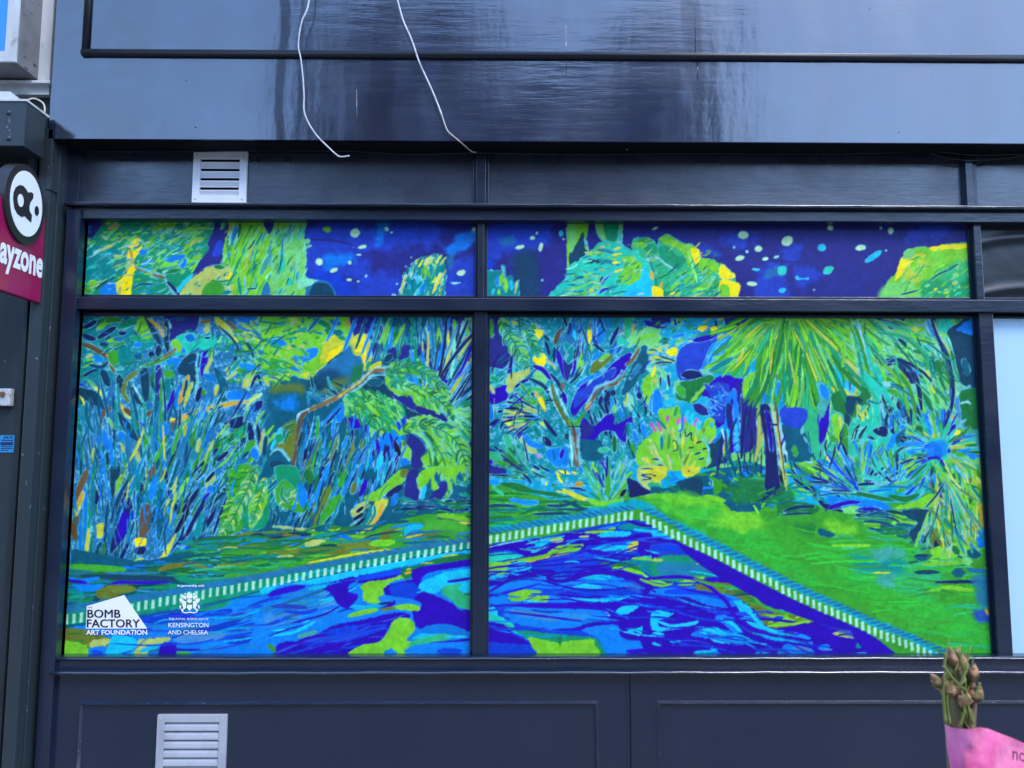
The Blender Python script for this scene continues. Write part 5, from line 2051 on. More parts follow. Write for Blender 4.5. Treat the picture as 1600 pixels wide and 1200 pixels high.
# ---------------------------------------------------------------- materials
def mat(name, col, rough=.5, spec=.5, coat=0, coat_r=.1, coat_ior=1.5, metal=0, bump=None, var=None, rvar=None):
    """bump/var = list of (scale xyz, detail, strength); everything object-space noise"""
    m = bpy.data.materials.new(name); m.use_nodes = True; nt = m.node_tree; N = nt.nodes; Lk = nt.links
    b = N['Principled BSDF']; b.inputs['Base Color'].default_value = (*col, 1); b.inputs['Roughness'].default_value = rough
    b.inputs['Specular IOR Level'].default_value = spec; b.inputs['Metallic'].default_value = metal
    b.inputs['Coat Weight'].default_value = coat; b.inputs['Coat Roughness'].default_value = coat_r; b.inputs['Coat IOR'].default_value = coat_ior
    tc = N.new('ShaderNodeTexCoord')
    def noise(sc, det=4, dist=0.0):
        mp = N.new('ShaderNodeMapping'); mp.inputs['Scale'].default_value = sc; Lk.new(tc.outputs['Object'], mp.inputs[0])
        n = N.new('ShaderNodeTexNoise'); n.inputs['Scale'].default_value = 1; n.inputs['Detail'].default_value = det; n.inputs['Distortion'].default_value = dist
        Lk.new(mp.outputs[0], n.inputs['Vector']); return n.outputs['Fac']
    if bump:
        prev = None
        for sc, det, st, dist in bump:
            bn = N.new('ShaderNodeBump'); bn.inputs['Distance'].default_value = dist; bn.inputs['Strength'].default_value = st
            Lk.new(noise(sc, det), bn.inputs['Height'])
            if prev: Lk.new(prev, bn.inputs['Normal'])
            prev = bn.outputs[0]
        Lk.new(prev, b.inputs['Normal']); Lk.new(prev, b.inputs['Coat Normal'])
    if var:
        cur = None
        for sc, det, lo, hi, c2 in var:
            mr = N.new('ShaderNodeMapRange'); mr.inputs[1].default_value = lo; mr.inputs[2].default_value = hi; mr.clamp = True
            Lk.new(noise(sc, det, .4), mr.inputs[0])
            mx = N.new('ShaderNodeMix'); mx.data_type = 'RGBA'; mx.inputs[6].default_value = (*col, 1)
            if cur: Lk.new(cur, mx.inputs[6])
            mx.inputs[7].default_value = (*c2, 1); Lk.new(mr.outputs[0], mx.inputs[0]); cur = mx.outputs[2]
        Lk.new(cur, b.inputs['Base Color'])
    if rvar:
        sc, det, lo, hi, r0, r1 = rvar
        mr = N.new('ShaderNodeMapRange'); mr.inputs[1].default_value = lo; mr.inputs[2].default_value = hi; mr.inputs[3].default_value = r0; mr.inputs[4].default_value = r1
        Lk.new(noise(sc, det), mr.inputs[0]); Lk.new(mr.outputs[0], b.inputs['Roughness'])
        mr2 = N.new('ShaderNodeMapRange'); mr2.inputs[1].default_value = lo; mr2.inputs[2].default_value = hi; mr2.inputs[3].default_value = r0*.6; mr2.inputs[4].default_value = r1*.6
        Lk.new(noise(sc, det), mr2.inputs[0]); Lk.new(mr2.outputs[0], b.inputs['Coat Roughness'])
    return m
NAVY = (.0048, .0125, .033)
M = {}
M['navy'] = mat('navy_gloss_paint', NAVY, .34, .4, .75, .2, 1.55, bump=[((14, 60, 60), 4, .22, .004), ((3, 3, 7), 2, .2, .01)],
                var=[((2, 2, 2), 4, .45, .75, (.010, .017, .038)), ((260, 260, 260), 2, .76, .80, (.06, .07, .1))], rvar=((3, 3, 6), 4, .3, .7, .28, .45))
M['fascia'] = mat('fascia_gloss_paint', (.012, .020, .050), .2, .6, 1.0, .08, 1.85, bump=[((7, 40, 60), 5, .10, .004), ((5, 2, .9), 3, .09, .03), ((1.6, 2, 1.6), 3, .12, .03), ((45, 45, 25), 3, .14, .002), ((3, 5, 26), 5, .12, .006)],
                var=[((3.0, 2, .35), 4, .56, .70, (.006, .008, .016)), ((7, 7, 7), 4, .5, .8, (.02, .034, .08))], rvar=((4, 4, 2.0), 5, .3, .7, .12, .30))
M['trim'] = mat('trim_gloss_paint', (.012, .020, .046), .3, .6, 1.0, .14, 1.95, bump=[((26, 60, 60), 4, .3, .003)], var=[((12, 12, 12), 4, .5, .75, (.02, .03, .06)), ((90, 90, 90), 2, .68, .73, (.16, .18, .24))])
M['frieze'] = mat('frieze_paint', (.014, .023, .046), .42, .5, .9, .3, 1.75, bump=[((9, 40, 60), 5, .18, .004), ((4, 4, 5), 2, .12, .02)],
                var=[((3, 3, 2), 4, .5, .75, (.007, .012, .026))], rvar=((4, 4, 4), 4, .3, .7, .34, .6))
M['dark'] = mat('dark_void', (.004, .004, .008), .8, .2)
M['bead'] = mat('black_bead', (.012, .014, .022), .4, .4, bump=[((20, 20, 20), 3, .1, .003)])
M['white_metal'] = mat('white_plastic', (.80, .82, .86), .35, .5, .2, .2, bump=[((14, 14, 14), 3, .1, .003)], var=[((9, 9, 9), 4, .5, .8, (.62, .65, .70))])
M['grey_metal'] = mat('silver_grey_metal', (.40, .42, .47), .4, .5, .2, .2, bump=[((60, 60, 60), 3, .1, .001)], var=[((12, 12, 12), 4, .5, .8, (.30, .32, .38))])
M['cable_w'] = mat('white_cable', (.62, .63, .66), .45, .4, var=[((30, 30, 30), 3, .5, .75, (.35, .34, .36))])
M['cable_b'] = mat('black_cable', (.02, .022, .03), .4, .5)
M['cable_r'] = mat('cream_cable', (.5, .47, .38), .5, .4)
M['slate'] = mat('grey_green_paint', (.020, .032, .040), .45, .5, .2, .3, bump=[((30, 30, 4), 3, .25, .003)], var=[((4, 4, 1.2), 5, .5, .75, (.013, .020, .026)), ((60, 60, 45), 3, .70, .73, (.16, .17, .18))])
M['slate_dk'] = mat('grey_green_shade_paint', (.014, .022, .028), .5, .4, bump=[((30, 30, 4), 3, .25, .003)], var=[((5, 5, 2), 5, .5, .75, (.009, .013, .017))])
M['magenta'] = mat('magenta_sign', (.30, .004, .075), .3, .5, .4, .1, var=[((6, 6, 6), 3, .5, .8, (.24, .004, .06))])
M['sign_w'] = mat('sign_white', (.80, .83, .88), .3, .5)
M['sign_k'] = mat('sign_black', (.022, .022, .024), .3, .5)
M['blue_box'] = mat('blue_light_box', (.03, .26, .95), .3, .5)
M['dirty_white'] = mat('dirty_white_paint', (.58, .60, .62), .5, .4, bump=[((20, 20, 20), 4, .2, .004)], var=[((7, 7, 3), 6, .45, .9, (.34, .34, .33)), ((18, 18, 9), 5, .62, .75, (.24, .23, .21))])
M['grey_side'] = mat('grey_side_panel', (.20, .20, .21), .5, .4, var=[((9, 9, 5), 6, .45, .7, (.11, .11, .115)), ((20, 20, 50), 5, .62, .68, (.04, .04, .04))])
M['lock'] = mat('lock_plate', (.5, .52, .55), .35, .5, var=[((60, 60, 60), 4, .55, .7, (.2, .2, .2))])
M['rust'] = mat('rusty_brass', (.16, .08, .03), .5, .5)
M['sticker'] = mat('blue_sticker', (.03, .25, .55), .4, .4)
M['sticker_d'] = mat('sticker_print', (.015, .03, .11), .4, .4)
M['letter_k'] = mat('black_lettering', (.015, .015, .03), .45, .3)
M['letter_w'] = mat('white_lettering', (.86, .88, .92), .45, .3)
M['paleblue'] = mat('pale_vinyl', (.46, .71, .86), .3, .5, .3, .1, bump=[((3, 3, 2), 2, .1, .02)], var=[((2.5, 2.5, 1.5), 3, .4, .8, (.50, .70, .87)), ((30, 30, 30), 4, .70, .76, (.40, .6, .7))])
M['black_sheet'] = mat('black_plastic_sheet', (.006, .009, .014), .4, .4, .25, .2, bump=[((9, 9, 9), 2, .2, .01)])
M['brick_o'] = mat('opposite_brick', (.12, .075, .055), .9, .1, var=[((1, 1, 1), 5, .4, .7, (.08, .06, .05))])
M['asphalt'] = mat('asphalt', (.05, .05, .052), .85, .3, bump=[((60, 60, 60), 3, .3, .005)], var=[((1.3, 1.3, 1.3), 5, .4, .7, (.07, .07, .07))])
M['paving'] = mat('paving', (.22, .21, .20), .85, .3, var=[((2, 2, 2), 5, .4, .7, (.16, .155, .15))])
def wobbly_band(m, x0, w, dark, thr=.5, zs=3.0, rough=.5):
    """a wobbly vertical band with its own colour and less gloss coat"""
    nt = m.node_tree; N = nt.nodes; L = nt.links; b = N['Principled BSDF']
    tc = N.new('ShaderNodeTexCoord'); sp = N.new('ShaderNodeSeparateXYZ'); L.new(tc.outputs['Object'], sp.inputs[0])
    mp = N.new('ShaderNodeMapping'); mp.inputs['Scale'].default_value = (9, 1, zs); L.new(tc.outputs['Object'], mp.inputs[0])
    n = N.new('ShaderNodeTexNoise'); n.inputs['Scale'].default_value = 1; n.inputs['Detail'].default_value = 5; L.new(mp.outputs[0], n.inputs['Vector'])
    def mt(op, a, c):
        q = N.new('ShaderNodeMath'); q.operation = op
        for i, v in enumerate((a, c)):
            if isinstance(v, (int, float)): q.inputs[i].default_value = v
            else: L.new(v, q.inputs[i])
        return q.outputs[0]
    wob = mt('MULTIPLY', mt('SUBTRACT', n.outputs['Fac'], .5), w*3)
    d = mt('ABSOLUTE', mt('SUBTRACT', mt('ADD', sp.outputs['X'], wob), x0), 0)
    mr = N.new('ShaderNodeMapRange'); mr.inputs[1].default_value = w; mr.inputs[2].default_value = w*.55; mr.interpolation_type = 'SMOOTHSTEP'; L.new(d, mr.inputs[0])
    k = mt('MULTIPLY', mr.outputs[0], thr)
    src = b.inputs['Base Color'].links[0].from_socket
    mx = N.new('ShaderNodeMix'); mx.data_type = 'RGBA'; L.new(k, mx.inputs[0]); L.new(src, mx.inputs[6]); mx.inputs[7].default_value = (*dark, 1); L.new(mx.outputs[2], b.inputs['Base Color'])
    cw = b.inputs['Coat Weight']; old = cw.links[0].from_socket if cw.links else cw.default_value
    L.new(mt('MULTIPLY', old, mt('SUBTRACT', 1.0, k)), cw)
def print_mat():
    m = bpy.data.materials.new('printed_vinyl'); m.use_nodes = True; N = m.node_tree.nodes; Lk = m.node_tree.links; b = N['Principled BSDF']
    a = N.new('ShaderNodeAttribute'); a.attribute_name = 'print'; Lk.new(a.outputs['Color'], b.inputs['Base Color'])
    b.inputs['Roughness'].default_value = .42; b.inputs['Specular IOR Level'].default_value = .2
    tc = N.new('ShaderNodeTexCoord'); n = N.new('ShaderNodeTexNoise'); n.inputs['Scale'].default_value = 7; n.inputs['Detail'].default_value = 2
    Lk.new(tc.outputs['Object'], n.inputs['Vector']); bn = N.new('ShaderNodeBump'); bn.inputs['Strength'].default_value = .06; bn.inputs['Distance'].default_value = .02
    Lk.new(n.outputs['Fac'], bn.inputs['Height']); Lk.new(bn.outputs[0], b.inputs['Normal']); return m
M['print'] = print_mat()
wobbly_band(M['fascia'], -1.02, .030, (.008, .010, .018), .85)  # uneven vertical bands in the fascia colour: mostly darker, one paler
wobbly_band(M['fascia'], -.93, .012, (.010, .012, .022), .6)
wobbly_band(M['fascia'], -.55, .10, (.010, .013, .026), .45, 1.2)
wobbly_band(M['fascia'], -.74, .018, (.055, .07, .12), .45)
wobbly_band(M['fascia'], .86, .05, (.012, .016, .03), .45, 1.5)
# ---------------------------------------------------------------- ground, street
bm = new_bm(); box(bm, -60, 60, -60, -5.0, -.35, -.13); struct(part('road', bm, M['asphalt']))
bm = new_bm(); box(bm, -60, 60, -5.0, 12, -.30, 0.0); struct(part('pavement', bm, M['paving']))
# ---------------------------------------------------------------- the navy shopfront
LX = -2.10                                             # outer left edge of the navy shopfront
xl0 = wx(125, 400); xl1 = wx(742.5, 400); xr0 = wx(761.5, 400); xr1 = wx(1512, 410)
yl0 = wx(113, 760, 0); yl1 = wx(736, 760); yr0 = wx(764.5, 760); yr1 = wx(1533, 760)
z_ut, z_ub = wz(350), wz(463); z_lt, z_lb = wz(496), wz(1023)
RX = 3.6
shop = thing('shop_front', 'dark navy painted wooden shopfront with deep fascia, mullions and panelled stallriser around the mural windows', 'shopfront', (0, 0, 0))
def P(name, boxes, m='navy', bev=.0025, label=None, parent=None, smooth=False):
    bm = new_bm()
    for b_ in boxes: box(bm, *b_, bev)
    return part(name, bm, M[m], parent or shop, label=label)
YF = -.16
zf = wz(221, YF)                                       # underside of the fascia
fx0 = wx(75.5, 200, YF)
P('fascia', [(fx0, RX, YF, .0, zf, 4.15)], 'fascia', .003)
P('wall', [(fx0, RX, .0+.001, .3, zf+.3, 4.15), (fx0, RX, -.02, .3, 4.16, 8.5)], 'brick_o', 0)
# fascia moulding: half-round bead
bm = new_bm(); zm = wz(85.5, YF-.012); xm = wx(133, 60, YF-.012)
tube(bm, [(xm-.012, YF-.006, zm), (1.0, YF-.006, zm-.001), (RX, YF-.006, zm)], .0175, 10)
tube(bm, [(xm, YF-.006, zm), (xm, YF-.006, 4.1)], .0155, 10)
part('moulding', bm, M['bead'], shop, True)
for px_, a_, b_ in ((1086.5, -60, 83), (1090.5, 96, 127), (885, 40, 118), (558, 140, 205)):
    bm = new_bm(); tube(bm, [W(px_-1.2, a_, YF), W(px_, b_, YF)], .0016, 6); part('paint_ridge', bm, M['fascia'], shop, True)
for px_, py_ in ((306, 198), (1404, 207), (1359, 14), (291, 126), (980, 234)):
    bm = new_bm(); bmesh.ops.create_uvsphere(bm, u_segments=10, v_segments=6, radius=.006 if px_ == 306 else .003, matrix=Matrix.Translation(W(px_, py_, YF))@Matrix.Diagonal((1, .4, 1, 1))); part('screw_head', bm, M['fascia' if px_ == 306 else 'bead'], shop, True)
# frieze
zl = wz(320, -.08)                                     # ledge
P('frieze_panel', [(wx(110, 260, -.02), wx(741, 260, -.02), -.022, .2, zl-.01, zf+.28)], 'frieze', 0)
P('frieze_panel', [(wx(761, 260, -.02)+.0, wx(1508, 260, -.02), -.0215, .2, zl-.01, zf+.28)], 'frieze', 0)
P('frieze_panel', [(wx(1524, 260, -.02), RX, -.021, .2, zl-.01, zf+.28)], 'frieze', 0)
def fm(a, b, extra=0):
    P('frieze_post', [(wx(a, 280, -.05), wx(b, 280, -.05), -.05, .1, zl, zf+.1), (wx(a-5, 280, -.03), wx(a, 280, -.03)+.004, -.034, .1, zl, zf+.1), (wx(b, 280, -.03)-.004, wx(b+5, 280, -.03), -.034, .1, zl, zf+.1)])
fm(744, 759); fm(1509, 1521)
P('frieze_post', [(wx(106, 280, -.05), wx(124, 280, -.05), -.052, .1, zl, zf+.1), (wx(124, 280, -.03)-.004, wx(131, 280, -.03), -.036, .1, zl, zf+.1)])
# ledge (drip rail) and the rail below it
P('ledge', [(wx(100, 320, -.09), RX, -.092, .05, wz(323, -.09), wz(318.5, -.09))], 'navy', .003)
P('rail', [(wx(103, 335, -.06), RX, -.06, .1, wz(344, -.06), wz(323, -.09)-.001)])
# transom between the upper and lower panes
P('transom', [(wx(100, 475, -.05), RX, -.056, .1, wz(485, -.055), wz(466, -.055))], 'navy', .003)
def pane_frame(x0, x1, z0, z1, t=.018, m='navy'):
    P('window_bead', [(x0-t, x0, -.010, .06, z0-t, z1+t), (x1, x1+t, -.010, .06, z0-t, z1+t), (x0+.0005, x1-.0005, -.010, .06, z0-t, z0), (x0+.0005, x1-.0005, -.010, .06, z1, z1+t)], m, .002)
for a, b, c, d in ((xl0, xl1, z_ub, z_ut), (xr0, xr1, z_ub, z_ut), (yl0, yl1, z_lb, z_lt), (yr0, yr1, z_lb, z_lt)): pane_frame(a, b, c, d, .016)
ux2 = wx(1532, 410); lx2 = wx(1563, 760)
pane_frame(ux2, RX-.1, z_ub, z_ut, .012); pane_frame(lx2, RX-.1, z_lb, z_lt, .012)
# mullions (upper and lower light) and the jambs
zt_top = wz(344, -.06)-.001; zr = wz(466, -.055); zq = wz(485, -.055)
def post(x0, x1, z0, z1, y=-.048, name='mullion'): P(name, [(x0, x1, y, .1, z0, z1)], 'navy', .003)
post(xl1+.014, xr0-.014, zr, zt_top, -.034); post(xr1+.014, ux2-.011, zr, zt_top, -.034)
zs = wz(1031, -.05)
post(yl1+.012, yr0-.012, zs, zq, -.036); post(yr1+.012, lx2-.010, zs, zq, -.036)
# left pilaster: wide board with an inner step
pxl = wx(53, 1195, -.075)
P('pilaster', [(pxl, wx(101, 760, -.075), -.075, .1, 0.0, wz(323, -.075)-.02), (wx(101, 760, -.075), yl0-.014, -.032, .1, wz(1032, -.05), wz(345, -.05))], 'navy', .004)
P('pilaster', [(wx(104, 270, -.05)-.015, wx(107, 270, -.05), -.06, .1, zl+.001, zf+.1)], 'navy', .003)
# sill
P('sill', [(wx(85, 1030, -.07), RX, -.062, .1, wz(1031.5, -.06), wz(1025, -.05)), (wx(85, 1040, -.055), RX, -.054, .1, wz(1050, -.055), wz(1031.5, -.06)), (wx(79, 1052, -.085), RX, -.088, .1, wz(1055, -.088), wz(1050, -.088))], 'navy', .003)
def wob_tube(x0, x1, y, z, r, m='trim'):
    bm = new_bm(); n = 90; tube(bm, [(x0+(x1-x0)*i/n, y+.0008*math.sin(i*1.7), z+.0009*math.sin(i*.9)+.0006*math.sin(i*2.3)) for i in range(n+1)], r, 10); part('sill_bead', bm, M[m], shop, True)
wob_tube(wx(85, 1030, -.07), RX, -.062, wz(1029.5, -.064), .0045); wob_tube(wx(79, 1052, -.085), RX, -.088, wz(1051.5, -.09), .006); wob_tube(wx(100, 320, -.09), RX, -.092, wz(319.5, -.094), .0035)
P('soffit', [(fx0+.01, RX, -.150, -.0225, zf-.004, zf+.01)], 'dark', 0)
# stallriser
zb = wz(1055, -.088)-.001
P('stallriser', [(wx(78, 1120, -.055), wx(977.5, 1120, -.05), -.05, .1, 0.02, zb), (wx(985.5, 1120, -.05), RX, -.05, .1, 0.02, zb), (wx(977.5, 1120, -.05), wx(985.5, 1120, -.05), -.043, .1, 0.02, zb)], 'navy', .0025)
P('plinth', [(wx(53, 1195, -.075)+.002, RX, -.095, .1, 0.0, .10)], 'navy', .005)
def panel_mould(x0, x1):
    w = .018; z1 = wz(1095, -.05); z0 = .13; bm = new_bm()
    # mitred bolection: bevelled strips
    def strip(a, b, c, d):      # outer edge a-b, inner edge c-d as (x,z), raised in the middle
        q = [Vector((a[0], -.0505, a[1])), Vector((b[0], -.0505, b[1])), Vector((d[0], -.0505, d[1])), Vector((c[0], -.0505, c[1]))]
        m0 = (q[0]*.45+q[3]*.55)+Vector((0, -.014, 0)); m1 = (q[1]*.45+q[2]*.55)+Vector((0, -.014, 0))
        v = [bm.verts.new(p) for p in (*q, m0, m1)]
        bm.faces.new((v[0], v[1], v[5], v[4])); bm.faces.new((v[4], v[5], v[2], v[3])); bm.faces.new((v[0], v[4], v[3])); bm.faces.new((v[1], v[2], v[5]))
    strip((x0, z1), (x1, z1), (x0+w, z1-w), (x1-w, z1-w)); strip((x1, z0), (x0, z0), (x1-w, z0+w), (x0+w, z0+w))
    strip((x0, z0), (x0, z1), (x0+w, z0+w), (x0+w, z1-w)); strip((x1, z1), (x1, z0), (x1-w, z1-w), (x1-w, z0+w))
    me = part('panel_moulding', bm, M['trim'], shop)
panel_mould(wx(124, 1100, -.05), wx(935, 1100, -.05)); panel_mould(wx(1026, 1100, -.05), 3.3)
# dark glass behind everything
P('window_glass', [(xl0-.01, RX, .004, .02, z_lb-.03, z_ut+.03)], 'dark', 0)
# ---------------------------------------------------------------- painting on the panes
IMG = paint_garden(); E_LIGHT = np.array(PRINT_LIGHT)
def grid_print(name, x0, x1, z0, z1, label, ybase=-.003, step=.0036):
    nx = int((x1-x0)/step)+1; nz = int((z1-z0)/step)+1
    xs = np.linspace(x0, x1, nx); zs_ = np.linspace(z0, z1, nz); X, Z = np.meshgrid(xs, zs_)
    V = np.stack([X, np.full_like(X, ybase), Z], -1).reshape(-1, 3)
    d = V-CAM; z = d@AF; u = np.clip(800+F*(d@AX)/z-PX0, 0, PW-1.01); v = np.clip(600-F*(d@AU)/z-PY0, 0, PH-1.01)
    ui, vi = u.astype(int), v.astype(int); fu, fv = (u-ui)[:, None], (v-vi)[:, None]
    c = (IMG[vi, ui]*(1-fu)+IMG[vi, ui+1]*fu)*(1-fv)+(IMG[vi+1, ui]*(1-fu)+IMG[vi+1, ui+1]*fu)*fv
    c = np.clip(lin(c)/E_LIGHT, 0.002, .95)
    me = bpy.data.meshes.new(name); nv = len(V); me.vertices.add(nv); me.vertices.foreach_set('co', V.astype(np.float32).ravel())
    i = np.arange(nz-1)[:, None]*nx+np.arange(nx-1)[None]; q = np.stack([i, i+1, i+1+nx, i+nx], -1).reshape(-1, 4).astype(np.int32)
    me.loops.add(q.size); me.loops.foreach_set('vertex_index', q.ravel()); me.polygons.add(len(q))
    me.polygons.foreach_set('loop_start', np.arange(0, q.size, 4, dtype=np.int32)); me.polygons.foreach_set('loop_total', np.full(len(q), 4, np.int32))
    me.update(calc_edges=True); at = me.color_attributes.new('print', 'FLOAT_COLOR', 'POINT')
    at.data.foreach_set('color', np.concatenate([c, np.ones((nv, 1))], 1).astype(np.float32).ravel())
    me.materials.append(M['print']); o = bpy.data.objects.new(name, me); scene.collection.objects.link(o)
    tag(o, label, 'mural', 'printed mural sections on the windows'); return o
grid_print('mural_print', xl0, xl1, z_ub, z_ut, 'narrow upper mural strip with fan-shaped green foliage and a yellow patch')
grid_print('mural_print', xr0, xr1, z_ub, z_ut, 'narrow upper mural strip with round green trees under a starry sky')
mural_l = grid_print('mural_print', yl0, yl1, z_lb, z_lt, 'large mural pane of reeds and a bent brown branch, with white logos')
grid_print('mural_print', yr0, yr1, z_lb, z_lt, 'large mural pane with drooping palm, bright bush and pool corner')
# ---------------------------------------------------------------- lettering
def text_mesh(s, bold=0.0, shear=0.0, extr=.0008):
    cu = bpy.data.curves.new('text', 'FONT'); cu.body = s; cu.size = 1; cu.offset = bold; cu.shear = shear; cu.resolution_u = 3
    ob = bpy.data.objects.new('text', cu); scene.collection.objects.link(ob); bpy.context.view_layer.update()
    dg = bpy.context.evaluated_depsgraph_get(); me = bpy.data.meshes.new_from_object(ob.evaluated_get(dg))
    bpy.data.objects.remove(ob); bpy.data.curves.remove(cu)
    co = np.array([v.co[:2] for v in me.vertices]); return me, co.min(0), co.max(0)
def put_text(name, s, mp, m, parent, bold=0.0, shear=0.0):
    """mp(u,v) maps 0..1 text box to a world point"""
    me, lo, hi = text_mesh(s, bold, shear)
    for v in me.vertices:
        u = (v.co[0]-lo[0])/(hi[0]-lo[0]); w = (v.co[1]-lo[1])/(hi[1]-lo[1]); v.co = mp(u, w)
    me.materials.append(M[m]); o = bpy.data.objects.new(name, me); scene.collection.objects.link(o)
    o.parent = parent; bpy.context.view_layer.update(); o.matrix_parent_inverse = parent.matrix_world.inverted(); return o
def flat_text(s, x0, y0, x1, y1, m, bold=0, shear=0, y=-.0052):
    def mp(u, v): 
        a = W(x0+(x1-x0)*u, y1+(y0-y1)*v, y); return a
    return put_text('lettering', s, mp, m, mural_l, bold, shear)
def tp(x, y): return (120+x/5, 900+y/5)
def ft(s, x0, y0, x1, y1, m, bold=0, shear=0, y=-.0056): a = tp(x0, y0); b = tp(x1, y1); return flat_text(s, a[0], a[1], b[0], b[1], m, bold, shear, y)
def flat_poly(bm, pts, y):
    f = bm.faces.new([bm.verts.new(W(*p, y)) for p in pts]); return f
bm = new_bm(); flat_poly(bm, [tp(78, 235), tp(370, 148), tp(550, 411), tp(70, 411)], -.0046); part('logo_plate', bm, M['letter_w'], mural_l)
ft('THE', 86, 240, 120, 252, 'letter_k', 0)
ft('BOMB', 82, 262, 338, 325, 'letter_k', .0); ft('FACTORY', 78, 338, 490, 401, 'letter_k', .0); ft('BOMB', 86, 263, 342, 326, 'letter_k', .0, 0, -.0063); ft('FACTORY', 82, 339, 494, 402, 'letter_k', .0, 0, -.0063)
ft('ART FOUNDATION', 72, 421, 550, 460, 'letter_w', .03)
ft('In partnership with', 785, 66, 995, 90, 'letter_w', .02, .15)
ft('THE ROYAL BOROUGH OF', 718, 327, 1028, 345, 'letter_w', .0)
ft('KENSINGTON', 716, 366, 1028, 401, 'letter_w', .005); ft('AND CHELSEA', 711, 424, 1025, 457, 'letter_w', .005)
# crest: crown, shield, two supporters and a ribbon
bm = new_bm(); CY = -.0056
def cpoly(pts): flat_poly(bm, [tp(*p) for p in pts], CY)
cpoly([(862, 225), (900, 225), (902, 250), (881, 272), (860, 250)])
for k in (-1, 1):
    X = lambda d: 881+k*d
    cpoly([(X(26), 200), (X(50), 190), (X(58), 225), (X(44), 262), (X(28), 250)])
    cpoly([(X(50), 185), (X(76), 172), (X(82), 190), (X(62), 215), (X(52), 210)])
    cpoly([(X(46), 250), (X(66), 262), (X(62), 282), (X(50), 284)])
    cpoly([(X(20), 160), (X(50), 150), (X(58), 164), (X(30), 186)])
    cpoly([(X(30), 130), (X(42), 138), (X(34), 152), (X(26), 146)])
    cpoly([(X(66), 222), (X(80), 238), (X(74), 262), (X(68), 246)])
cpoly([(858, 150), (868, 128), (876, 146), (881, 122), (887, 146), (895, 128), (905, 150), (898, 176), (864, 176)])
cpoly([(866, 182), (896, 182), (902, 200), (881, 214), (860, 200)])
cpoly([(820, 276), (850, 284), (881, 278), (912, 284), (944, 276), (940, 286), (912, 292), (881, 287), (850, 292), (824, 286)])
part('crest', bm, M['letter_w'], mural_l)
# ---------------------------------------------------------------- third bay
bm = new_bm(); n = 40
xs = np.linspace(ux2, RX-.1, 200); zz = np.linspace(z_ub, z_ut, 60); g = [[bm.verts.new((x, -.004-.007*abs(math.sin(-x*4+z*13+.8*math.sin(x*5)))**24-.003*math.sin(x*7-z*9), z)) for x in xs] for z in zz]
for i in range(len(zz)-1):
    for j in range(len(xs)-1): bm.faces.new((g[i][j], g[i][j+1], g[i+1][j+1], g[i+1][j]))
o = part('plastic_sheet', bm, M['black_sheet'], None, True); tag(o, 'crumpled black plastic sheet filling the small upper pane at the right edge', 'plastic sheet')
bm = new_bm(); box(bm, lx2, RX-.1, -.006, .003, z_lb, z_lt); o = part('window_film', bm, M['paleblue']); tag(o, 'plain pale blue film covering the tall lower window at the right edge', 'window film')
# ---------------------------------------------------------------- vents
def vent(px0, py0, px1, py1, y, m, nslat, deep, label, inner, flip=False):
    a = W(px0, py1, y); b = W(px1, py0, y); x0, x1, z0, z1 = a.x, b.x, a.z, b.z
    v = thing('air_vent', label, 'air vent', ((x0+x1)/2, y, z0)); w = (x1-x0)*inner; d = .014
    bm = new_bm()
    for q in ((x0, x0+w, z0, z1), (x1-w, x1, z0, z1), (x0+w, x1-w, z0, z0+w), (x0+w, x1-w, z1-w, z1)): box(bm, q[0], q[1], y-d, y+.006, q[2], q[3], .0015)
    part('frame', bm, M[m], v)
    bm = new_bm(); box(bm, x0+w, x1-w, y-.0005, y+.004, z0+w, z1-w); part('backing', bm, M['dark'], v)
    H = (z1-z0-2*w)/nslat
    for k in range(nslat):
        zt = z1-w-k*H; bm = new_bm()
        if flip:   # curved louvre, bright sloping face
            pr = [(y-.001, zt-H*.12), (y-.004, zt-H*.14), (y-.010, zt-H*.45), (y-.0125, zt-H*.80), (y-.0125, zt-H*.97), (y-.010, zt-H*.97), (y-.006, zt-H*.5)]
        else:      # thin lip, dark gap, second lip, then a blade leaning back
            box(bm, x0+w+.0006, x1-w-.0006, y-.0125, y-.009, zt-H*.10, zt-H*.0, 0)
            pr = [(y-.0125, zt-H*.38), (y-.0125, zt-H*.50), (y-.003, zt-H*.99), (y-.0015, zt-H*.99), (y-.010, zt-H*.38)]
        prism(bm, pr, 'x', x0+w+.0006, x1-w-.0006); part('slat', bm, M[m], v)
    for sx in (x0+w*.5, x1-w*.5):
        for sz in (z0+w*.5, z1-w*.5):
            bm = new_bm(); bmesh.ops.create_cone(bm, cap_ends=True, segments=12, radius1=.0042, radius2=.0034, depth=.002, matrix=Matrix.Translation((sx, y-d-.001, sz))@Matrix.Rotation(R_(90), 4, 'X')); part('screw', bm, M['cable_r'], v)
    return v
vent(301, 238.5, 388, 318, -.024, 'white_metal', 4, .01, 'small square white louvred vent high on the frieze under the fascia', .135)
vent(243.5, 1115.5, 356, 1222, -.052, 'grey_metal', 6, .01, 'silver grey louvred vent low on the stallriser below the mural', .105, True)
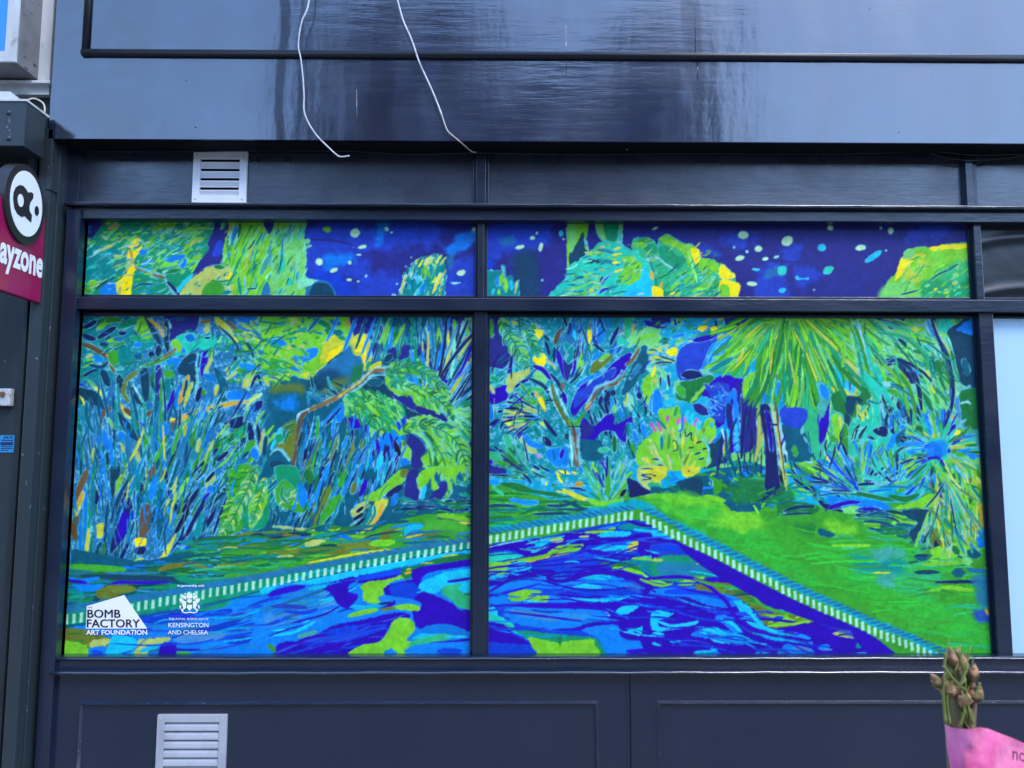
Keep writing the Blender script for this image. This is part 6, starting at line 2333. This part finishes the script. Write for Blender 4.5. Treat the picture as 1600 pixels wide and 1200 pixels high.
# ---------------------------------------------------------------- cables
def cable(pts, r, m, label, name='cable'):
    bm = new_bm(); tube(bm, spl([W(*p) for p in pts]), r*.8, 8); o = part(name, bm, M[m], None, True); tag(o, label, 'cable'); return o
cable([(500, -190, -.163), (494, -110, -.19), (483, 0, -.21), (472, 32, -.215), (467, 58, -.21), (466.5, 76, -.205), (470, 92, -.20), (473.5, 125, -.185), (475, 150, -.18), (475, 172, -.178), (481, 190, -.175), (495, 212, -.178), (514, 231, -.185), (526, 242, -.19), (533, 245, -.19), (546, 243.5, -.19)], .0042, 'cable_w', 'thin white cable hanging over the fascia, curling to a loose end near the vent')
cable([(585, -190, -.163), (600, -80, -.18), (621, 0, -.185), (630, 32, -.185), (643, 62, -.19), (655, 97, -.185), (664, 117, -.178), (675, 141, -.175), (684, 163, -.17), (690, 179, -.17)], .0050, 'cable_w', 'thicker white cable slanting down the fascia towards the middle mullion')
cable([(690, 179, -.17), (698, 202, -.17), (706, 211, -.17), (722, 224, -.15), (736, 236, -.10), (744, 238, -.06)], .0040, 'cable_r', 'short grey cable tail running under the fascia above the middle mullion')
cable([(112, 228, -.05), (150, 236, -.05), (300, 237, -.045), (420, 235, -.05), (560, 237, -.05), (640, 241, -.05), (740, 239, -.065), (900, 241, -.05), (1100, 240, -.05), (1300, 241, -.05), (1450, 237, -.07), (1520, 242, -.07), (1610, 241, -.07), (1700, 240, -.07)], .0035, 'cable_b', 'long black cable clipped along the dark gap beneath the fascia')
cable([(1452, 238, -.06), (1475, 246, -.06), (1505, 250, -.065), (1540, 250, -.06), (1580, 246, -.06), (1640, 238, -.06)], .0040, 'cable_b', 'sagging black cable loop crossing the right frieze post')
# ---------------------------------------------------------------- neighbour on the left
nb = thing('neighbour_shop_front', 'grey green neighbouring shopfront pier with shutter guide at the left edge', 'shopfront', (-2.6, 0, 0))
def NB(name, boxes, m='slate', bev=.002, label=None):
    bm = new_bm()
    for b_ in boxes: box(bm, *b_, bev)
    return part(name, bm, M[m], nb, label=label)
nz = wz(232, -.1)
e1, e2, e3, e4 = wx(17, 800, -.15), wx(27, 800, -.16), wx(47, 800, -.16), wx(61, 800, -.11)
NB('pier', [(e2, e3, -.16, .2, 0, 3.02), (e3, e4, -.11, .2, 0, 3.02)], 'slate', .003)
NB('pier', [(e4, wx(53, 1195, -.075)-.004, -.02, .2, 0, 3.4)], 'dark', 0)
NB('shutter_guide', [(e1, (e1+e2)/2, -.15, .2, 0, 2.98), ((e1+e2)/2, e2, -.135, .2, 0, 2.98)], 'slate_dk', .002)
NB('door_panel', [(-3.4, e1, -.12, .2, 0, 2.98)], 'slate', .002)
NB('band', [(-3.4, wx(77, 140, -.10), -.10, .2, wz(152, -.1), wz(135, -.1))], 'dirty_white', .002, 'dirty cream ledge')
NB('band', [(-3.4, wx(76, 140, -.10), -.07, .2, nz-.3, wz(152, -.1)-.001)], 'slate_dk', 0)
NB('wall', [(-3.4, fx0-.01, -.03, .3, wz(134, -.1)+.001, 7.5)], 'grey_side', 0)
# white framed upright and light box
NB('upright', [(wx(62.5, 60, -.1), wx(81, 60, -.1), -.10, .0, wz(130, -.1), 4.6)], 'dirty_white', .002)
NB('upright', [(wx(81, 60, -.08)+.001, wx(86, 60, -.07), -.07, .0, wz(130, -.1), 4.6)], 'dirty_white', .001)
NB('window_sill', [(-3.4, wx(79, 130, -.12), -.125, .0, wz(135, -.12)+.001, wz(130, -.12)-.0005)], 'dirty_white', .002)
lb = thing('light_box', 'blue faced sign box with white frame above the neighbouring shop', 'sign', (-2.5, -.2, 3.3))
bx = wx(30, 50, -.25); bz = wz(103, -.25)
bm = new_bm(); prism(bm, [(-.25, bz), (-.25, 4.6), (-.10, 4.6), (-.10, wz(128, -.10))], 'x', -3.3, bx); part('box_body', bm, M['grey_side'], lb)
bm = new_bm(); fw = .05; box(bm, bx-fw, bx, -.262, -.2505, bz, 4.6, .001); box(bm, -3.3, bx-fw-.0005, -.262, -.2505, bz, bz+.048, .001); part('frame', bm, M['dirty_white'], lb)
bm = new_bm(); box(bm, -3.3, bx-fw-.0005, -.257, -.2503, bz+.0485, 4.6); part('panel', bm, M['blue_box'], lb)
# riveted junction box, shutter hood behind it
rb = thing('shutter_box', 'grey green riveted metal box end above the payment sign', 'metal box', (-2.4, -.3, 2.8))
qx0, qx1 = -2.7, wx(38.5, 200, -.34); qz0, qz1 = wz(232, -.34), wz(163, -.34)
bm = new_bm(); box(bm, qx0, qx1, -.34, -.20, qz0, qz1, .003); part('box_body', bm, M['slate'], rb)
bm = new_bm(); box(bm, qx0, qx1+.004, -.345, -.18, qz1+.0005, qz1+.010, .001); box(bm, qx0, wx(13, 150, -.34), -.33, -.2, qz1+.0105, qz1+.05, .002); part('lid', bm, M['dirty_white'], rb)
for yy in (176, 216):
    bm = new_bm(); bmesh.ops.create_uvsphere(bm, u_segments=12, v_segments=8, radius=.011, matrix=Matrix.Translation(W(13, yy, -.341))@Matrix.Diagonal((1, .6, 1, 1)))
    part('rivet', bm, M['slate'], rb, True)
NB('shutter_hood', [(-2.8, wx(46.5, 250, -.19)-.0, -.195, .1, wz(300, -.19), wz(170, -.19)), (-2.8, wx(71, 240, -.13), -.13, .1, wz(295, -.13), wz(188, -.13)), (wx(72, 260, -.1), wx(82, 260, -.1), -.10, .1, wz(300, -.1), wz(150, -.1))], 'slate_dk', .003)
NB('bracket', [(wx(71, 300, -.16), wx(80, 300, -.16), -.165, -.1, wz(300, -.16), wz(262, -.16))], 'slate', .002)
cable([(-10, 158, -.22), (35, 158, -.20), (52, 154, -.18), (66, 160, -.17), (70, 170, -.17), (68, 182, -.17)], .0048, 'cable_r', 'cream cable loop above the riveted grey box at the left edge')
# lock, sticker
lk = thing('key_switch', 'small white shutter key switch with brass lock on the grey door panel', 'key switch', tuple(W(8, 630, -.13)))
a = W(16.5, 607, -.15); b = W(-14, 634, -.15)
bm = new_bm(); box(bm, b.x, a.x, -.150, -.1205, b.z, a.z, .004); part('plate', bm, M['lock'], lk)
bm = new_bm(); c = W(3.5, 616, -.153); bmesh.ops.create_cone(bm, cap_ends=True, segments=16, radius1=.012, radius2=.011, depth=.006, matrix=Matrix.Translation(c)@Matrix.Rotation(R_(90), 4, 'X')); part('keyhole', bm, M['rust'], lk)
st = thing('sticker', 'small light blue notice sticker on the grey door panel below the key switch', 'sticker', tuple(W(10, 700, -.121)))
a = W(0.5, 680, -.1212); b = W(21.5, 707, -.1212)
bm = new_bm(); box(bm, a.x, b.x, -.1222, -.1202, b.z, a.z); part('paper', bm, M['sticker'], st)
bm = new_bm()
for r0, r1, c0, c1 in ((.40, .58, .06, .92), (.64, .69, .1, .85), (.75, .80, .1, .9), (.86, .9, .1, .6), (.28, .33, .1, .9)):
    box(bm, a.x+(b.x-a.x)*c0, a.x+(b.x-a.x)*c1, -.1228, -.1223, a.z+(b.z-a.z)*r1, a.z+(b.z-a.z)*r0)
part('print_lines', bm, M['sticker_d'], st)
put_text('lettering', 'JD', lambda u, v: Vector((a.x+(b.x-a.x)*(.18+.7*u), -.1228, a.z+(b.z-a.z)*(.24-.18*v))), 'sticker_d', st, .03)
# ---------------------------------------------------------------- projecting payment sign
SX = -2.045
sg = thing('projecting_sign', 'magenta projecting payment sign with black and white round emblem', 'sign', (SX, -.4, 2.2))
def S(px, py, off=0.0): return WX(px, py, SX+off)
def sign_shape(name, pts, m, o0, o1, par=None):
    bm = new_bm(); q = [S(*p) for p in pts]; prism(bm, [(v.y, v.z) for v in q], 'x', SX+o0, SX+o1); return part(name, bm, M[m], par or sg)
yb, yf_ = S(79, 400).y, S(0, 400).y-.22
zt0, zb0 = S(79, 346).z, S(74, 477).z
bm = new_bm(); box(bm, SX-.035, SX, yf_, yb, zb0, zt0, .002); part('panel', bm, M['magenta'], sg)
bm = new_bm(); box(bm, SX-.028, SX-.006, yb, -.1, zt0-.06, zt0-.03); part('bracket', bm, M['slate_dk'], sg); bm = new_bm(); box(bm, SX-.028, SX-.006, yb, -.1, zb0+.03, zb0+.06); part('bracket', bm, M['slate_dk'], sg)
def ell(cx, cy, cz, ry, rz, o0, o1, name, m, par=None):
    bm = new_bm(); prism(bm, [(cy+ry*math.cos(t), cz+rz*math.sin(t)) for t in np.linspace(0, 2*math.pi, 49)[:-1]], 'x', SX+o0, SX+o1); return part(name, bm, M[m], par or sg, False)
c0 = S(33.5, 318); rz = (S(33, 256).z-S(33, 382).z)/2; ry = (S(66.5, 318).y-S(2, 318).y)/2
cyy = (S(66.5, 318).y+S(2, 318).y)/2
em = ell(0, cyy, c0.z, ry, rz, -.04, .012, 'roundel', 'sign_k')
ell(0, cyy+.004, c0.z+.003, ry*.80, rz*.82, .0125, .0145, 'disc', 'sign_w', em)
def e4p(x, y): return (x/4, 230+y/4)
fish = [(58, 320), (62, 280), (76, 250), (98, 236), (120, 240), (140, 262), (152, 284), (170, 280), (186, 290), (184, 320), (166, 345), (160, 372), (162, 400), (176, 425), (172, 470), (150, 450), (132, 430), (110, 435), (84, 415), (66, 380)]
sign_shape('emblem', [e4p(*p) for p in fish], 'sign_k', .015, .0165, em)
ell(0, S(*e4p(103, 333)).y, S(*e4p(103, 333)).z, (S(*e4p(122, 333)).y-S(*e4p(84, 333)).y)/2, (S(*e4p(103, 293)).z-S(*e4p(103, 374)).z)/2, .017, .018, 'emblem', 'sign_w', em)
ell(0, S(*e4p(207, 398)).y, S(*e4p(207, 398)).z, (S(*e4p(221, 398)).y-S(*e4p(194, 398)).y)/2, (S(*e4p(207, 368)).z-S(*e4p(207, 429)).z)/2, .015, .0165, 'emblem', 'sign_k', em)
zA, zB = S(66, 441).z, S(66, 405).z      # baseline and x-height lines are level in the sign's plane
yR = S(66, 430).y; yL = S(-14, 400).y
put_text('lettering', 'payzone', lambda u, v: Vector((SX+.002, yL+(yR-yL)*u, zA-.022+(zB-zA+.022)*v)), 'sign_w', sg, .035)
# ---------------------------------------------------------------- flowers held up in pink paper, close to the camera
M['pink'] = mat('pink_paper', (.90, .24, .44), .75, .2, bump=[((16, 16, 16), 4, .8, .012), ((90, 90, 90), 2, .2, .001)], var=[((18, 18, 18), 4, .45, .7, (.78, .11, .32))])
M['stem'] = mat('brown_stem', (.20, .125, .085), .7, .3, bump=[((120, 120, 30), 3, .4, .002)], var=[((50, 50, 20), 4, .45, .65, (.10, .14, .04))])
M['green_stem'] = mat('green_stem', (.16, .20, .035), .6, .3, var=[((60, 60, 60), 3, .45, .65, (.26, .27, .09))])
M['bud'] = mat('pinkish_bud', (.46, .23, .14), .7, .3, bump=[((220, 220, 220), 3, .6, .001)], var=[((120, 120, 120), 4, .42, .55, (.13, .08, .035)), ((70, 70, 70), 3, .55, .65, (.12, .14, .04))])
BD = -2.62                                              # depth plane of the bunch: about 0.9 m from the lens
def B(px, py, dy=0.0): return W(px, py, BD+dy)
bq = thing('flower_bunch', 'bunch of knobbly brown green stems wrapped in pink paper held up close at lower right', 'flowers', tuple(B(1530, 1260)))
rnd = random.Random(3)
bm = new_bm()
for x0, x1, xm, dy in ((1486, 1490, 1480, 0), (1497, 1496, 1492, -.008), (1508, 1502, 1508, .004), (1515, 1512, 1518, -.004), (1500, 1508, 1502, .01), (1492, 1484, 1486, .012)):
    tube(bm, spl([B(x0+4, 1215, dy), B(x0, 1150, dy), B(xm, 1090, dy*1.3), B(x1, 1045+rnd.uniform(-12, 12), dy)], 5), .0064, 8, .0048)
part('stems', bm, M['stem'], bq, True)
bm = new_bm()
for k in range(30):
    x = rnd.uniform(1476, 1520); y = rnd.uniform(1030, 1140); a = rnd.uniform(-1, 1); L = rnd.uniform(14, 40); dy = rnd.uniform(-.022, .004)
    x2 = min(max(x+a*16, 1474), 1524)
    tube(bm, spl([B(x, y, dy), B((x+x2)/2+rnd.uniform(-5, 5), y-L*.5, dy-.004), B(x2, y-L, dy)], 4), .0010, 5, .0005)
for pts in (((1478, 1130), (1474, 1085), (1477, 1050)), ((1484, 1132), (1480, 1090), (1490, 1060)), ((1520, 1130), (1512, 1100), (1508, 1060)), ((1500, 1135), (1507, 1110), (1503, 1080)), ((1519, 1140), (1520, 1122), (1517, 1108)),
            ((1474, 1040), (1490, 1062), (1510, 1080)), ((1512, 1040), (1500, 1070), (1485, 1088)), ((1498, 1020), (1503, 1035), (1512, 1050)), ((1502, 1018), (1500, 1030), (1505, 1045)), ((1530, 1066), (1527, 1080), (1520, 1090)), ((1478, 1020), (1476, 1040), (1482, 1060))):
    tube(bm, spl([B(x, y, -.02) for x, y in pts], 5), .0017, 6, .0009)
part('green_strands', bm, M['green_stem'], bq, True)
def bud(px, py, w, h, ang, dy=-.015):
    """a pointed bud: lathe turned round its own axis"""
    bm = new_bm(); s = .0000+ (BD+dy-CAM[1])/F; prof = [(0, -1.1), (.4, -.9), (.8, -.5), (1, -.1), (.82, .3), (.42, .68), (.14, .98), (0, 1.2)]
    rings = []
    mtx = Matrix.Translation(B(px, py, dy))@Matrix.Rotation(R_(ang), 4, 'Y')
    for r, z in prof:
        rings.append([bm.verts.new(mtx@Vector((r*w*s*math.cos(t)*(1+.16*math.sin(3*t+z*4+px)+.07*math.sin(7*t+px)), r*w*s*math.sin(t)*.9, z*h*s))) for t in np.linspace(0, 2*math.pi, 13)[:-1]] if r > 0 else [bm.verts.new(mtx@Vector((0, 0, z*h*s)))])
    for p, q in zip(rings, rings[1:]):
        for k in range(12):
            if len(p) == 1: bm.faces.new((p[0], q[(k+1) % 12], q[k]))
            elif len(q) == 1: bm.faces.new((p[k], p[(k+1) % 12], q[0]))
            else: bm.faces.new((p[k], p[(k+1) % 12], q[(k+1) % 12], q[k]))
    part('bud', bm, M['bud'], bq, True)
for q in ((1492, 1062, 17, 40, -3, .008), (1497, 1046, 13, 26, 4, .006), (1463, 1064, 8, 14, -36), (1468, 1070, 8, 12, -40, -.01), (1521, 1052, 9, 13, 14), (1505, 1090, 13, 15, 12), (1526, 1084, 11, 14, 26), (1481, 1075, 13, 15, -24), (1488, 1030, 10, 16, -8), (1500, 1052, 10, 14, 10, -.005), (1490, 1058, 10, 15, -14, .0), (1504, 1036, 8, 13, 6, -.004), (1514, 1070, 8, 12, 16, -.002), (1495, 1080, 9, 14, -4, .0), (1490, 1046, 10, 15, 4, .006), (1502, 1066, 11, 16, -6, .006), (1508, 1056, 9, 14, 14, .004), (1486, 1084, 9, 13, 12, .004), (1500, 1098, 9, 13, -8, .002), (1516, 1092, 9, 13, 20, .0), (1484, 1020, 5, 9, -10, .0), (1496, 1024, 6, 12, 5, .002), (1512, 1084, 8, 12, -14, .004), (1478, 1060, 6, 10, -10, .004)): bud(*q)
# wrapper: a crumpled cone of paper, open at the stems
rows = []
outline_l = [(1476, 1131), (1476, 1150), (1477, 1180), (1480, 1215), (1486, 1260)]
top = [(1476, 1131), (1486, 1136), (1500, 1139), (1516, 1139), (1532, 1137), (1545, 1139), (1562, 1146), (1584, 1155), (1606, 1165), (1640, 1180)]
bm = new_bm(); G = []
for i, (x, y) in enumerate(top):
    col = []
    for j in range(9):
        t = j/8; xx = x+(1500+14*i-x)*t*.5+rnd.uniform(-1.2, 1.2)*(j > 0); yy = y+t*170*(1-.03*i)
        dpt = -.030*math.sin(math.pi*min(i/6.5, 1))-.004*math.sin(i*2.1+j*1.7)+.012*(i > 6)*(i-6)*.6
        col.append(bm.verts.new(B(xx, yy, dpt)))
    G.append(col)
back = []
for i, (x, y) in enumerate(top):
    back.append([bm.verts.new(B(x+(1500+14*i-x)*j/8*.5, y-1+j/8*170*(1-.03*i), .022*math.sin(math.pi*min(i/6.5, 1))+.004+.012*(i > 6)*(i-6)*.6)) for j in range(9)])
for i in range(len(top)-1):
    for j in range(8):
        bm.faces.new((G[i][j], G[i+1][j], G[i+1][j+1], G[i][j+1])); bm.faces.new((back[i][j], back[i][j+1], back[i+1][j+1], back[i+1][j]))
for j in range(8): bm.faces.new((G[0][j], G[0][j+1], back[0][j+1], back[0][j]))
bmesh.ops.subdivide_edges(bm, edges=bm.edges, cuts=1, use_grid_fill=True)
wr = part('paper_wrap', bm, M['pink'], bq, True)
put_text('lettering', 'no', lambda u, v: B(1582+21*u, 1187+4*u-14*v, -.034+.004*u), 'letter_k', bq, .0)
# ---------------------------------------------------------------- buildings across the street (seen only in the gloss)
def house(x0, x1, h, label):
    t = thing('terrace_house', label, 'house', ((x0+x1)/2, -16, 0))
    bm = new_bm(); box(bm, x0, x1, -24, -16, -.13, h); part('wall', bm, M['brick_o'], t)
    bm = new_bm(); box(bm, x0-.02, x1+.02, -24.1, -15.8, h+.001, h+.25); part('parapet', bm, M['paving'], t)
    nwin = max(2, int((x1-x0)/1.8))
    for fl in range(int(h/3)):
        for k in range(nwin):
            xc = x0+(x1-x0)*(k+.5)/nwin; bm = new_bm(); box(bm, xc-.45, xc+.45, -15.99, -15.95, 1+fl*3, 2.5+fl*3); part('window', bm, M['black_sheet'], t)
house(-5.4, -.4, 13.0, 'tallest brick house across the street, facing the shopfront')
house(-.38, 2.9, 11.3, 'middle brick house across the street, between two taller ones')
house(2.92, 5.6, 12.5, 'narrow tall brick house across the street, right of the middle one')
house(-30, -5.42, 7.4, 'low brick terrace across the street left of the tallest house')
house(5.62, 30, 7.2, 'low brick terrace across the street beyond the narrow tall house')
